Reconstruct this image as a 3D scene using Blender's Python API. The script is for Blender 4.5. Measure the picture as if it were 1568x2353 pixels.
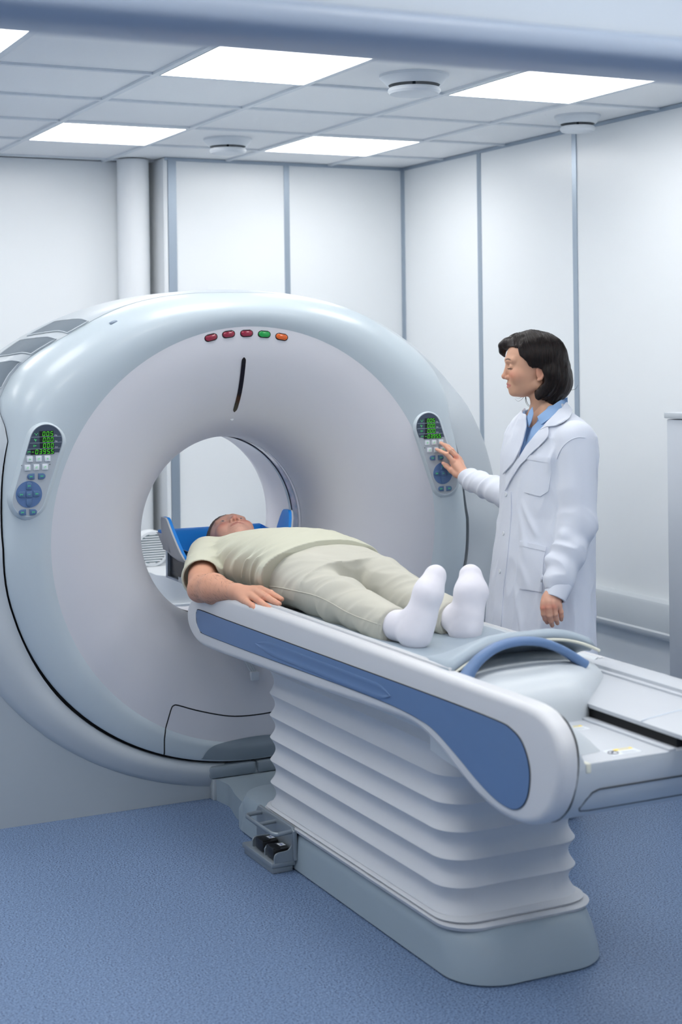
import bpy, bmesh, math, random
import numpy as np
from mathutils import Vector, Matrix, Euler
PI = math.pi
sc = bpy.context.scene
for o in list(bpy.data.objects): bpy.data.objects.remove(o)

# ------------------------------------------------------------------ camera
CAMF, CAMX, CAMY = 3520.66, 711.83, 814.07         # focal length and principal point, pixels of 1568x2353
YAW, ROLL, PITCH = 0.443624, -0.0125648, -0.0027535
CAMZ = 1.64
cam_data = bpy.data.cameras.new('camera')
cam = bpy.data.objects.new('camera', cam_data)
sc.collection.objects.link(cam)
cam.location = (0, 0, CAMZ)
cam.rotation_euler = (Matrix.Rotation(-YAW, 4, 'Z') @ Matrix.Rotation(PI/2 + PITCH, 4, 'X') @ Matrix.Rotation(ROLL, 4, 'Z')).to_euler()
cam_data.sensor_fit = 'VERTICAL'; cam_data.sensor_height = 36.0; cam_data.sensor_width = 24.0
cam_data.lens = CAMF/2353*36
cam_data.shift_x = (784-CAMX)/2353
cam_data.shift_y = (CAMY-1176.5)/2353
cam_data.clip_start = 0.05; cam_data.clip_end = 60
cam_data.dof.use_dof = True
cam_data.dof.focus_distance = 5.3
cam_data.dof.aperture_fstop = 3.4
sc.camera = cam

# ------------------------------------------------------------------ world and exposure
world = bpy.data.worlds.new('world'); sc.world = world
world.use_nodes = True
world.node_tree.nodes['Background'].inputs[0].default_value = (0.55, 0.65, 0.8, 1)
world.node_tree.nodes['Background'].inputs[1].default_value = 0.35
vs = sc.view_settings
vs.view_transform = 'Standard'; vs.look = 'None'; vs.gamma = 1; vs.use_curve_mapping = False
EXPOSURE = 0.90
vs.exposure = EXPOSURE
PANEL_POWER = 5.2
PANEL_COLOR = (1.0, 0.985, 0.955)

# ------------------------------------------------------------------ helpers
def link(o): sc.collection.objects.link(o); return o
def srgb(r, g, b):
    def f(c):
        c /= 255.0
        return c/12.92 if c <= 0.04045 else ((c+0.055)/1.055)**2.4
    return (f(r), f(g), f(b), 1.0)
def tag(o, label=None, cat=None, group=None, kind=None):
    if label: o['label'] = label
    if cat: o['category'] = cat
    if group: o['group'] = group
    if kind: o['kind'] = kind
    return o
def thing(name, loc, label, cat, group=None):
    o = bpy.data.objects.new(name, None); link(o); o.location = loc
    o.empty_display_size = 0.05
    return tag(o, label, cat, group)
def adopt(o, parent):
    if parent is not None:
        o.parent = parent
        M = Matrix.Translation(parent.location); p = parent.parent
        while p is not None:
            # meshes carry world coordinates: their own location is zero
            M = Matrix.Translation(p.location) if p.type == 'EMPTY' else M
            p = p.parent
        if parent.type != 'EMPTY' and parent.parent is None: M = Matrix.Translation(parent.location)
        if parent.type == 'EMPTY': M = Matrix.Translation(parent.location)
        elif parent.parent is not None: M = Matrix.Identity(4)
        o.matrix_parent_inverse = M.inverted()
    return o
def mat(name, col, rough=0.5, spec=0.5, metal=0.0, coat=0.0, emit=None, estr=0.0, sub=0.0, trans=0.0, alpha=1.0, sheen=0.0):
    m = bpy.data.materials.new(name); m.use_nodes = True
    b = m.node_tree.nodes['Principled BSDF']
    b.inputs['Base Color'].default_value = col
    b.inputs['Roughness'].default_value = rough
    b.inputs['Specular IOR Level'].default_value = spec
    b.inputs['Metallic'].default_value = metal
    b.inputs['Coat Weight'].default_value = coat
    b.inputs['Alpha'].default_value = alpha
    if sub: 
        b.inputs['Subsurface Weight'].default_value = sub
        b.inputs['Subsurface Radius'].default_value = (0.012, 0.005, 0.003)
        b.inputs['Subsurface Scale'].default_value = 1.0
    if sheen: b.inputs['Sheen Weight'].default_value = sheen
    if trans: b.inputs['Transmission Weight'].default_value = trans
    if emit:
        b.inputs['Emission Color'].default_value = emit; b.inputs['Emission Strength'].default_value = estr
    return m
def noise_bump(m, scale=80, strength=0.1, dist=0.002, detail=3, stretch=None):
    nt = m.node_tree; N = nt.nodes; L = nt.links
    tc = N.new('ShaderNodeTexCoord'); mp = N.new('ShaderNodeMapping')
    if stretch: mp.inputs['Scale'].default_value = stretch
    n = N.new('ShaderNodeTexNoise'); n.inputs['Scale'].default_value = scale; n.inputs['Detail'].default_value = detail
    bp = N.new('ShaderNodeBump'); bp.inputs['Strength'].default_value = strength; bp.inputs['Distance'].default_value = dist
    L.new(tc.outputs['Object'], mp.inputs['Vector']); L.new(mp.outputs[0], n.inputs['Vector'])
    L.new(n.outputs['Fac'], bp.inputs['Height']); L.new(bp.outputs[0], N['Principled BSDF'].inputs['Normal'])
    return m
def noise_color(m, c1, c2, scale=50, lo=0.4, hi=0.6, detail=3, stretch=None):
    nt = m.node_tree; N = nt.nodes; L = nt.links
    tc = N.new('ShaderNodeTexCoord'); mp = N.new('ShaderNodeMapping')
    if stretch: mp.inputs['Scale'].default_value = stretch
    n = N.new('ShaderNodeTexNoise'); n.inputs['Scale'].default_value = scale; n.inputs['Detail'].default_value = detail
    r = N.new('ShaderNodeValToRGB'); r.color_ramp.elements[0].position = lo; r.color_ramp.elements[1].position = hi
    r.color_ramp.elements[0].color = c1; r.color_ramp.elements[1].color = c2
    L.new(tc.outputs['Object'], mp.inputs['Vector']); L.new(mp.outputs[0], n.inputs['Vector'])
    L.new(n.outputs['Fac'], r.inputs[0]); L.new(r.outputs[0], N['Principled BSDF'].inputs['Base Color'])
    return m
def from_bm(name, bm, m, parent=None, smooth=True, sharp=35):
    bmesh.ops.recalc_face_normals(bm, faces=bm.faces)
    me = bpy.data.meshes.new(name); bm.to_mesh(me); bm.free()
    mats = m if isinstance(m, (list, tuple)) else [m]
    for x in mats: me.materials.append(x)
    if smooth:
        me.shade_smooth()
        if sharp: me.set_sharp_from_angle(angle=math.radians(sharp))
    o = bpy.data.objects.new(name, me); link(o)
    return adopt(o, parent)
def add_box(bm, x0, x1, y0, y1, z0, z1, bev=0.0, seg=2):
    r = bmesh.ops.create_cube(bm, size=1.0)
    vs_ = r['verts']
    for v in vs_:
        v.co = Vector(((x0+x1)/2 + v.co.x*(x1-x0), (y0+y1)/2 + v.co.y*(y1-y0), (z0+z1)/2 + v.co.z*(z1-z0)))
    if bev > 0:
        es = list({e for v in vs_ for e in v.link_edges})
        bmesh.ops.bevel(bm, geom=es, offset=bev, segments=seg, profile=0.5, affect='EDGES')
def box(name, x0, x1, y0, y1, z0, z1, m, parent=None, bev=0.0, seg=2):
    bm = bmesh.new(); add_box(bm, x0, x1, y0, y1, z0, z1, bev, seg)
    return from_bm(name, bm, m, parent, smooth=bev > 0)
def add_prism(bm, pts, axis, a0, a1, bev=0.0, seg=3, bev1=True):
    """pts: outline in the two other axes (x: y,z / y: x,z / z: x,y), extruded from a0 to a1"""
    def P(u, v, a):
        return {'x': (a, u, v), 'y': (u, a, v), 'z': (u, v, a)}[axis]
    A = [bm.verts.new(P(u, v, a0)) for u, v in pts]
    B = [bm.verts.new(P(u, v, a1)) for u, v in pts]
    n = len(pts)
    fa = bm.faces.new(A); fb = bm.faces.new(list(reversed(B)))
    for i in range(n): bm.faces.new((A[i], B[i], B[(i+1) % n], A[(i+1) % n]))
    if bev > 0:
        es = list(fa.edges) + (list(fb.edges) if bev1 else [])
        bmesh.ops.bevel(bm, geom=es, offset=bev, segments=seg, profile=0.5, affect='EDGES')
def resample(pts, n):
    P = np.array(pts, float); P = np.vstack([P, P[:1]]); L_ = np.r_[0, np.cumsum(np.linalg.norm(np.diff(P, axis=0), axis=1))]
    t = np.linspace(0, L_[-1], n+1)[:-1]
    return np.stack([np.interp(t, L_, P[:, 0]), np.interp(t, L_, P[:, 1])], 1)
def round_slab(name, pts, axis, a0, a1, r, m, parent=None, n=220, seg=7, smooth_it=3):
    """outline extruded from the rounded outer side a0 to the flat side a1"""
    P = resample(pts, n)
    for _ in range(smooth_it): P = 0.5*P+0.25*np.roll(P, 1, 0)+0.25*np.roll(P, -1, 0)
    T = np.roll(P, -1, 0)-np.roll(P, 1, 0); T /= np.linalg.norm(T, axis=1)[:, None]
    N_ = np.stack([-T[:, 1], T[:, 0]], 1)
    area = 0.5*np.sum(P[:, 0]*np.roll(P[:, 1], -1)-np.roll(P[:, 0], -1)*P[:, 1])
    if area < 0: N_ = -N_
    sg = 1 if a1 > a0 else -1; rings = []
    def put(Q, a): rings.append([{'x': (a, u, v), 'y': (u, a, v), 'z': (u, v, a)}[axis] for u, v in Q])
    for k in range(seg+1):
        t = PI/2*k/seg; put(P+N_*r*(1-math.sin(t)), a0+sg*r*(1-math.cos(t)))
    put(P, a1)
    return loft(name, rings, m, parent, cap0=True, cap1=True, sharp=60)
def prism(name, pts, axis, a0, a1, m, parent=None, bev=0.0, seg=3, bev1=True, sharp=35):
    bm = bmesh.new(); add_prism(bm, pts, axis, a0, a1, bev, seg, bev1)
    return from_bm(name, bm, m, parent, sharp=sharp)
def add_loft(bm, rings, closed=True, cap0=False, cap1=False):
    V = [[bm.verts.new(tuple(p)) for p in r] for r in rings]
    n = len(rings[0]); F = []
    for a, b in zip(V[:-1], V[1:]):
        for i in range(n if closed else n-1):
            j = (i+1) % n
            F.append(bm.faces.new((a[i], a[j], b[j], b[i])))
    if cap0: bm.faces.new(list(reversed(V[0])))
    if cap1: bm.faces.new(V[-1])
    return F
def loft(name, rings, m, parent=None, closed=True, cap0=False, cap1=False, sharp=35):
    bm = bmesh.new(); add_loft(bm, rings, closed, cap0, cap1)
    return from_bm(name, bm, m, parent, sharp=sharp)
def catmull(pts, n=8, closed=False):
    P = [np.array(p, float) for p in pts]; out = []
    N = len(P)
    for i in range(N if closed else N-1):
        p0 = P[(i-1) % N] if closed or i > 0 else 2*P[0]-P[1]
        p1 = P[i]; p2 = P[(i+1) % N]
        p3 = P[(i+2) % N] if closed or i+2 < N else 2*P[-1]-P[-2]
        for k in range(n):
            t = k/n
            out.append(0.5*((2*p1) + (-p0+p2)*t + (2*p0-5*p1+4*p2-p3)*t*t + (-p0+3*p1-3*p2+p3)*t**3))
    if not closed: out.append(P[-1])
    return out
def add_tube(bm, path, r, seg=10, closed=False, caps=True, flat=None):
    P = [Vector(tuple(p)) for p in path]; n = len(P); rings = []
    T = []
    for i in range(n):
        a = P[(i-1) % n] if (closed or i > 0) else P[0]
        b = P[(i+1) % n] if (closed or i < n-1) else P[-1]
        T.append((b-a).normalized())
    up = Vector((0, 0, 1)) if abs(T[0].z) < 0.9 else Vector((1, 0, 0))
    nrm = (up - T[0]*up.dot(T[0])).normalized()
    for i in range(n):
        nrm = (nrm - T[i]*nrm.dot(T[i])).normalized(); bn = T[i].cross(nrm)
        ri = r[i] if hasattr(r, '__len__') else r
        rings.append([P[i] + nrm*(math.cos(2*PI*k/seg)*ri) + bn*(math.sin(2*PI*k/seg)*ri*(flat or 1)) for k in range(seg)])
    if closed: rings.append(rings[0])
    V = [[bm.verts.new(p) for p in rg] for rg in rings[:(-1 if closed else None)]]
    if closed: V.append(V[0])
    for a, b in zip(V[:-1], V[1:]):
        for k in range(seg): bm.faces.new((a[k], a[(k+1) % seg], b[(k+1) % seg], b[k]))
    if caps and not closed:
        bm.faces.new(list(reversed(V[0]))); bm.faces.new(V[-1])
def tube(name, path, r, m, parent=None, seg=10, closed=False, flat=None):
    bm = bmesh.new(); add_tube(bm, path, r, seg, closed, True, flat)
    return from_bm(name, bm, m, parent, sharp=50)
def rrect(x0, x1, y0, y1, r, n=6):
    out = []
    for cx, cy, a in ((x1-r, y1-r, 0), (x0+r, y1-r, 90), (x0+r, y0+r, 180), (x1-r, y0+r, 270)):
        for k in range(n+1):
            t = math.radians(a+90*k/n); out.append((cx+r*math.cos(t), cy+r*math.sin(t)))
    return out
def text_mesh(bm, s, origin, u, v, size):
    """lettering laid on a surface: origin, unit vectors u (along) and v (up)"""
    cu = bpy.data.curves.new('lettering', 'FONT'); cu.body = s; cu.size = size; cu.resolution_u = 2
    to = bpy.data.objects.new('lettering', cu); link(to)
    dg = bpy.context.evaluated_depsgraph_get(); dg.update()
    me = bpy.data.meshes.new_from_object(to.evaluated_get(dg))
    base = len(bm.verts); vv = [bm.verts.new(Vector(origin)+Vector(u)*p.co.x+Vector(v)*p.co.y) for p in me.vertices]
    for f in me.polygons:
        try: bm.faces.new([vv[i] for i in f.vertices])
        except ValueError: pass
    bpy.data.objects.remove(to); bpy.data.curves.remove(cu); bpy.data.meshes.remove(me)

F4 = np.float32
_cr, _sr = math.cos(ROLL), math.sin(ROLL)
_cy, _sy = math.cos(YAW), math.sin(YAW)
def ray_dir(px, py):
    a = np.asarray(px, float)-CAMX; b = np.asarray(py, float)-CAMY
    u = (a*_cr+b*_sr)/CAMF; z2 = -(-a*_sr+b*_cr)/CAMF
    d = np.cos(PITCH)-z2*np.sin(PITCH); z = np.sin(PITCH)+z2*np.cos(PITCH)
    return np.stack([u*_cy+d*_sy, -u*_sy+d*_cy, z], -1)
def at_d(px, py, depth): return ray_dir(px, py)*depth+np.array([0, 0, CAMZ])
def at_ax(px, py, ax, val):
    r = ray_dir(px, py); o = np.array([0, 0, CAMZ]); return o+r*((val-o[ax])/r[ax])

# ------------------------------------------------------------------ materials
M_wall = mat('white_glass_wall', srgb(237, 241, 244), 0.28, 0.5)
M_ceil = mat('ceiling_tile', srgb(247, 249, 251), 0.9, 0.2); noise_bump(M_ceil, 300, 0.08, 0.001)
M_tbar = mat('ceiling_grid_white', srgb(226, 232, 238), 0.5)
M_alu = mat('aluminium_strip', srgb(165, 178, 192), 0.35, 0.5, 0.6)
M_white = mat('white_paint', srgb(232, 236, 240), 0.45)
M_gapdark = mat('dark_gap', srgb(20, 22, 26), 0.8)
M_diff = mat('panel_diffuser', srgb(240, 245, 250), 0.5, emit=(*PANEL_COLOR, 1), estr=PANEL_POWER)
M_floor = mat('speckled_vinyl', srgb(120, 138, 178), 0.42, 0.35)
M_shell = mat('scanner_shell_blue_grey', srgb(190, 202, 210), 0.33, 0.5, coat=0.15)
M_funnel = mat('scanner_face_light_grey', srgb(211, 212, 219), 0.40, 0.5)
M_collar = mat('scanner_body_grey', srgb(186, 194, 201), 0.42, 0.45)
M_plinth = mat('scanner_plinth_grey', srgb(172, 181, 188), 0.5, 0.4)
M_hatch = mat('hatch_insert_grey', srgb(128, 141, 152), 0.5, 0.4)
M_mesh = mat('vent_mesh', srgb(120, 130, 140), 0.8, 0.2); noise_bump(M_mesh, 900, 0.6, 0.001)
M_black = mat('black_plastic', srgb(18, 19, 22), 0.35)
M_slot = mat('slot_dark_window', srgb(20, 10, 14), 0.12)
M_tabw = mat('table_white_plastic', srgb(209, 211, 215), 0.38, 0.5)
M_track = mat('track_cover_plastic', srgb(190, 195, 202), 0.42, 0.45)
M_tabg = mat('table_grey_plastic', srgb(198, 205, 211), 0.40, 0.5)
M_blue = mat('table_blue_inset', srgb(92, 122, 165), 0.38, 0.5)
M_bellow = mat('bellows_vinyl', srgb(206, 209, 214), 0.48, 0.4); noise_bump(M_bellow, 14, 0.12, 0.01, 2)
M_base = mat('table_base_grey', srgb(150, 165, 176), 0.42, 0.5)
M_pad = mat('mattress_vinyl', srgb(158, 172, 184), 0.42, 0.5)
M_piping = mat('cream_piping', srgb(222, 222, 208), 0.6)
M_royal = mat('royal_blue_vinyl', srgb(30, 150, 248), 0.45, 0.4)
M_steel = mat('brushed_grey_metal', srgb(150, 160, 168), 0.35, 0.5, 0.5)
M_panelgrey = mat('keypad_grey', srgb(178, 186, 194), 0.45)
M_disp = mat('display_slate', srgb(62, 74, 92), 0.3)
M_dispblack = mat('display_window', srgb(14, 20, 26), 0.2)
M_led = mat('green_digits', srgb(60, 200, 10), 0.4, emit=srgb(90, 235, 20), estr=0.22)
M_glyph = mat('green_glyph', srgb(70, 200, 110), 0.5, emit=srgb(60, 190, 90), estr=0.25)
M_btnw = mat('button_light', srgb(214, 220, 228), 0.4)
M_btnb = mat('button_blue', srgb(82, 112, 152), 0.38)
M_disc = mat('button_disc_blue', srgb(88, 118, 164), 0.4)
M_print = mat('white_print', srgb(225, 230, 235), 0.5)
M_lblue = mat('blue_print', srgb(60, 80, 160), 0.5)
M_yellow = mat('yellow_sticker', srgb(245, 215, 20), 0.5)
M_inkdark = mat('dark_print', srgb(50, 50, 80), 0.5)

# speckled floor
nt = M_floor.node_tree; N = nt.nodes; L = nt.links
tc = N.new('ShaderNodeTexCoord')
n1 = N.new('ShaderNodeTexNoise'); n1.inputs['Scale'].default_value = 190; n1.inputs['Detail'].default_value = 2; n1.inputs['Roughness'].default_value = 0.6
r1 = N.new('ShaderNodeValToRGB')
e = r1.color_ramp.elements
e[0].position = 0.39; e[0].color = srgb(62, 78, 108)
e[1].position = 0.46; e[1].color = srgb(114, 138, 172)
x = r1.color_ramp.elements.new(0.60); x.color = srgb(122, 146, 180)
x = r1.color_ramp.elements.new(0.70); x.color = srgb(158, 180, 208)
n2 = N.new('ShaderNodeTexNoise'); n2.inputs['Scale'].default_value = 420; n2.inputs['Detail'].default_value = 1
mx = N.new('ShaderNodeMix'); mx.data_type = 'RGBA'; mx.blend_type = 'MULTIPLY'; mx.inputs['Factor'].default_value = 0.6
r2 = N.new('ShaderNodeValToRGB'); r2.color_ramp.elements[0].position = 0.3; r2.color_ramp.elements[1].position = 0.6
r2.color_ramp.elements[0].color = (0.45, 0.47, 0.55, 1); r2.color_ramp.elements[1].color = (1, 1, 1, 1)
L.new(tc.outputs['Object'], n1.inputs['Vector']); L.new(n1.outputs['Fac'], r1.inputs[0])
L.new(tc.outputs['Object'], n2.inputs['Vector']); L.new(n2.outputs['Fac'], r2.inputs[0])
L.new(r1.outputs[0], mx.inputs['A']); L.new(r2.outputs[0], mx.inputs['B'])
L.new(mx.outputs['Result'], N['Principled BSDF'].inputs['Base Color'])
# ------------------------------------------------------------------ room
XR, YB, ZC = 4.134, 7.462, 2.64
XL, YF = -1.7, 2.1
GX, GY, GT = 1.878, 5.221, 0.6
def S(o): o['kind'] = 'structure'; return o
S(box('floor', XL-0.1, XR+0.1, -2.6, 7.9, -0.05, 0, M_floor))
S(box('wall_back', 2.728, XR+0.1, YB, 7.9, 0, ZC, M_wall))
S(box('wall_back_left', XL-0.1, 2.728, 7.70, 7.9, 0, ZC, M_wall))
S(box('wall_right', XR, XR+0.1, -2.6, YB, 0, ZC, M_wall))
S(box('wall_left', XL-0.1, XL, -2.6, 7.7, 0, ZC, M_wall))
S(box('wall_anteroom', XL, XR, -2.7, -2.6, 0, ZC, M_wall))
# front wall: a wide opening with a rounded metal header edge, camera stands outside it
M_header = mat('header_paint', srgb(196, 207, 219), 0.6)
M_headtube = mat('header_edge_paint', srgb(166, 180, 199), 0.35)
S(box('wall_front', XL, XR, YF+0.0, YF+0.12, 2.15, ZC, M_header))
S(box('wall_front_left', XL, -0.55, YF, YF+0.12, 0, 2.15, M_header))
S(box('wall_front_right', 3.35, XR, YF, YF+0.12, 0, 2.15, M_header))
bm = bmesh.new()
prof = catmull([(-0.012, 2.165), (-0.03, 2.155), (-0.036, 2.135), (-0.03, 2.106), (-0.006, 2.088), (0.03, 2.082), (0.09, 2.084), (0.13, 2.10), (0.135, 2.15)], 6)
prof = [(p[0], 2.136+(p[1]-2.123)*0.72) for p in prof]
add_loft(bm, [[(x, YF+p[0], p[1]) for p in prof] for x in (-0.6, 3.4)], closed=False)
S(from_bm('trim_1', bm, M_headtube))
# ceiling slab and its grid
S(box('ceiling', XL-0.1, XR+0.1, -2.7, 7.9, ZC+0.006, ZC+0.08, M_ceil))
bm = bmesh.new()
for i in range(-7, 5):
    x = GX+GT*i
    if XL < x < XR: add_box(bm, x-0.012, x+0.012, -2.6, 7.7, ZC-0.004, ZC+0.02)
for j in range(-13, 5):
    y = GY+GT*j
    if y < 7.7: add_box(bm, XL, XR, y-0.012, y+0.012, ZC-0.0035, ZC+0.02)
S(from_bm('trim_2', bm, M_tbar, smooth=False))
# dark shadow line where the wall cladding meets the ceiling
bm = bmesh.new()
add_box(bm, 2.728, XR, YB-0.006, YB+0.001, ZC-0.012, ZC+0.004)
add_box(bm, XR-0.006, XR+0.001, 2.2, YB, ZC-0.012, ZC+0.004)
S(from_bm('trim_3', bm, M_alu, smooth=False))
# joint strips of the cladding
bm = bmesh.new(); add_box(bm, 3.405, 3.436, YB-0.004, YB+0.002, 0, ZC)
S(from_bm('trim_4', bm, M_alu, smooth=False))
bm = bmesh.new(); add_box(bm, XR-0.016, XR, YB-0.016, YB, 0, ZC)
S(from_bm('trim_5', bm, M_alu, smooth=False))
for k, y in enumerate((6.663, 5.835, 5.007, 4.18)):
    bm = bmesh.new(); add_box(bm, XR-0.004, XR+0.002, y-0.017, y+0.017, 0, ZC)
    S(from_bm('trim_%d' % (6+k), bm, M_alu, smooth=False))
# recess corner beside the column: return face with an aluminium edge
S(box('trim_10', 2.745, 2.79, YB-0.008, YB+0.001, 0, ZC, M_alu))
S(box('trim_11', 2.722, 2.730, YB-0.002, 7.70, 0, ZC, M_white))
S(box('trim_12', 2.728, 2.742, YB-0.004, YB+0.001, 0, ZC, M_white))
# round column
cyl = [(2.605+0.083*math.cos(2*PI*k/48), 7.60+0.083*math.sin(2*PI*k/48)) for k in range(48)]
S(loft('trim_13', [[(x, y, z) for x, y in cyl] for z in (0, ZC)], M_white))
# wall rail / cable trunking along the right and back walls
tp = [(0, 0.405), (0.052, 0.405), (0.058, 0.415), (0.058, 0.43), (0.05, 0.436), (0.05, 0.545), (0.044, 0.556), (0, 0.562)]
bm = bmesh.new()
add_prism(bm, [(XR-a, z) for a, z in tp], 'y', 2.3, YB)
S(from_bm('trim_14', bm, M_tabg))
bm = bmesh.new()
add_prism(bm, [(YB-a, z) for a, z in tp], 'x', 2.728, XR-0.058)
S(from_bm('trim_15', bm, M_tabg))
S(box('baseboard_right', XR-0.012, XR, 2.22, YB, 0, 0.09, M_tabg, bev=0.003))
S(box('baseboard_back', 2.73, XR-0.012, YB-0.012, YB, 0, 0.09, M_tabg, bev=0.003))

# ------------------------------------------------------------------ ceiling lights and air diffusers
def light_panel(i, j, label, group='square light panels in the ceiling grid in view'):
    x0, y0 = GX+GT*i, GY+GT*j
    t = thing('ceiling_light_panel', (x0+0.3, y0+0.3, ZC), label, 'ceiling light', group)
    box('diffuser', x0+0.016, x0+0.584, y0+0.016, y0+0.584, ZC-0.003, ZC+0.003, M_diff, t)
    bm = bmesh.new()
    for a in ((x0+0.0125, x0+0.0165, y0+0.0125, y0+0.5875), (x0+0.5835, x0+0.5875, y0+0.0125, y0+0.5875)):
        add_box(bm, a[0], a[1], a[2], a[3], ZC-0.005, ZC+0.005)
    for a in ((x0+0.0165, x0+0.5835, y0+0.0125, y0+0.0165), (x0+0.0165, x0+0.5835, y0+0.5835, y0+0.5875)):
        add_box(bm, a[0], a[1], a[2], a[3], ZC-0.005, ZC+0.005)
    from_bm('frame', bm, M_tbar, t, smooth=False)
vis = {(0, -1): 'glowing white ceiling panel left of the nearest round air diffuser, above the scanner',
       (2, -1): 'glowing white ceiling panel nearest the right wall, right of the large round diffuser',
       (0, 2): 'far glowing ceiling panel above the white column at the left',
       (2, 2): 'far glowing ceiling panel right of the small round diffuser near the back wall',
       (-2, -1): 'glowing ceiling panel cut by the left edge of the photo'}
for i in (-4, -2, 0, 2):
    for j in (-4, -1, 2):
        light_panel(i, j, vis[(i, j)]) if (i, j) in vis else light_panel(i, j, 'glowing ceiling panel over the part of the room beyond the view', 'light panels of the room beyond the view')
for i in (-3, -1, 1, 3):  # out-of-view panels added as front fill, also to brighten the door header
    for j in (-7, -10):
        light_panel(i, j, 'unseen glowing panel added to the anteroom ceiling as front fill', 'added fill panels in the anteroom')
M_diffusershadow = mat('diffuser_throat', srgb(70, 84, 98), 0.8)
def air_diffuser(x, y, R, label):
    t = thing('ceiling_air_diffuser', (x, y, ZC), label, 'air vent', 'round air diffusers in the ceiling')
    def ring(r, z): return [(x+r*math.cos(2*PI*k/48), y+r*math.sin(2*PI*k/48), ZC+z) for k in range(48)]
    loft('flange', [ring(R, 0.006), ring(R, -0.004), ring(R*0.93, -0.012), ring(R*0.80, -0.03), ring(R*0.74, -0.032), ring(R*0.72, -0.02), ring(R*0.70, 0.004)], M_tbar, t)
    loft('throat', [ring(R*0.715, 0.004), ring(R*0.60, 0.0045), ring(R*0.1, 0.0045)], M_diffusershadow, t, cap1=True)
    loft('valve_disc', [ring(R*0.04, -0.042), ring(R*0.72, -0.042), ring(R*0.755, -0.048), ring(R*0.76, -0.056), ring(R*0.70, -0.064), ring(R*0.3, -0.070), ring(R*0.02, -0.071)], M_tbar, t, cap0=True, cap1=True)
    tube('stem', [(x, y, ZC+0.004), (x, y, ZC-0.043)], 0.006, M_diffusershadow, t, 8)
air_diffuser(GX+0.6*1.5, GY-0.3, 0.128, 'large round white air diffuser between two glowing ceiling panels')
air_diffuser(GX+0.6*1.5, GY+0.6*2.5, 0.115, 'small far round air diffuser between the two far ceiling panels')
air_diffuser(GX+0.6*3.42, GY+0.3, 0.10, 'round white air diffuser in the ceiling corner beside the right wall')

# ------------------------------------------------------------------ things at the back wall seen through the bore, and the cabinet
t = thing('wall_fan_heater', (2.13, 7.3, 0.6), 'white round louvred air unit seen through the scanner bore on the left', 'air unit')
def circ(cx, y, cz, r, n=48): return [(cx+r*math.cos(2*PI*k/n), y, cz+r*math.sin(2*PI*k/n)) for k in range(n)]
HX, HZ, HY = 2.58, 0.65, 7.30
t.location = (HX, 7.45, 0.2)
loft('housing', [circ(HX, 7.36, HZ, 0.093), circ(HX, HY+0.01, HZ, 0.093), circ(HX, HY, HZ, 0.088), circ(HX, HY-0.002, HZ, 0.076), circ(HX, HY+0.012, HZ, 0.074)], M_white, t, cap0=True)
loft('grille_back', [circ(HX, HY+0.012, HZ, 0.0745), circ(HX, HY+0.0125, HZ, 0.01)], mat('teal_shadow', srgb(150, 190, 200), 0.7), t, cap1=True)
bm = bmesh.new()
for k in range(13):
    z = HZ-0.072+0.012*k; w = math.sqrt(max(0.0001, 0.074**2-(z-HZ)**2))
    add_box(bm, HX-w, HX+w, HY-0.002, HY+0.010, z-0.0035, z+0.0035, 0.001, 1)
from_bm('louvres', bm, M_white, t)
t = thing('white_equipment_unit', (2.62, 7.2, 0), 'white rounded equipment unit with a bright lower edge seen through the scanner bore', 'equipment')
pts = rrect(2.50, 3.15, 6.95, 7.40, 0.09)
loft('cabinet', [[(x, y, z) for x, y in pts] for z in (0.425, 0.56)], M_white, t, cap0=True, cap1=True)
pts2 = rrect(2.485, 3.165, 6.93, 7.42, 0.10)
loft('tray', [[(x, y, z) for x, y in pts2] for z in (0.41, 0.425)], M_white, t, cap0=True, cap1=True)
box('pedestal', 2.70, 2.78, 7.10, 7.3, 0, 0.41, M_steel, t, 0.01)
t = thing('grey_equipment_cabinet', (3.9, 4.37, 0), 'tall grey equipment cabinet at the right edge in front of the white wall', 'cabinet')
M_cab = mat('cabinet_grey', srgb(206, 212, 220), 0.5)
box('body', 3.70, 4.10, 4.08, 4.65, 0.03, 1.362, M_cab, t, 0.004)
box('top_panel', 3.692, 4.104, 4.072, 4.656, 1.366, 1.388, M_tabg, t, 0.003)
box('plinth', 3.72, 4.08, 4.1, 4.63, 0, 0.03, M_hatch, t)
box('door', 3.71, 4.09, 4.068, 4.078, 0.06, 1.34, M_cab, t, 0.003)
# ------------------------------------------------------------------ scanner gantry
CX, CZ = 2.244, 0.962
def sup(th, a, bt, bb, nt, nb):
    c, s = math.cos(th), math.sin(th)
    b = bt if s >= 0 else bb
    w = min(1, max(0, (s+0.25)/0.5)); n = nb+(nt-nb)*w
    r = ((abs(c)/a)**n + (abs(s)/b)**n)**(-1/n)
    return r*c, r*s
def seam_pt(th, grow=0.0):
    s = math.sin(th)
    # the front cover wraps further round the upper shoulders
    a_ = min(1, max(0, (0.80-s)/0.24)); b_ = min(1, max(0, (s-0.38)/0.12)); w = a_*a_*(3-2*a_)*b_*b_*(3-2*b_)
    x, z = sup(th, 0.93+grow+0.05*w, 0.90+grow+0.05*w, 0.835+grow, 2.6, 2.08)
    return CX+x, 5.25+(0.13*s**0.7 if s > 0 else 0.03*s)+0.09*w, CZ+z
def disc_pt(th, k=1.0): return CX+0.772*k*math.cos(th), 5.222, CZ+0.768*k*math.sin(th)
NTH = 144
TH = [2*PI*k/NTH for k in range(NTH)]
gantry = thing('ct_scanner_gantry', (CX, 5.6, 0), 'large ring-shaped grey and white CT scanner gantry with round bore', 'CT scanner')
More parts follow.
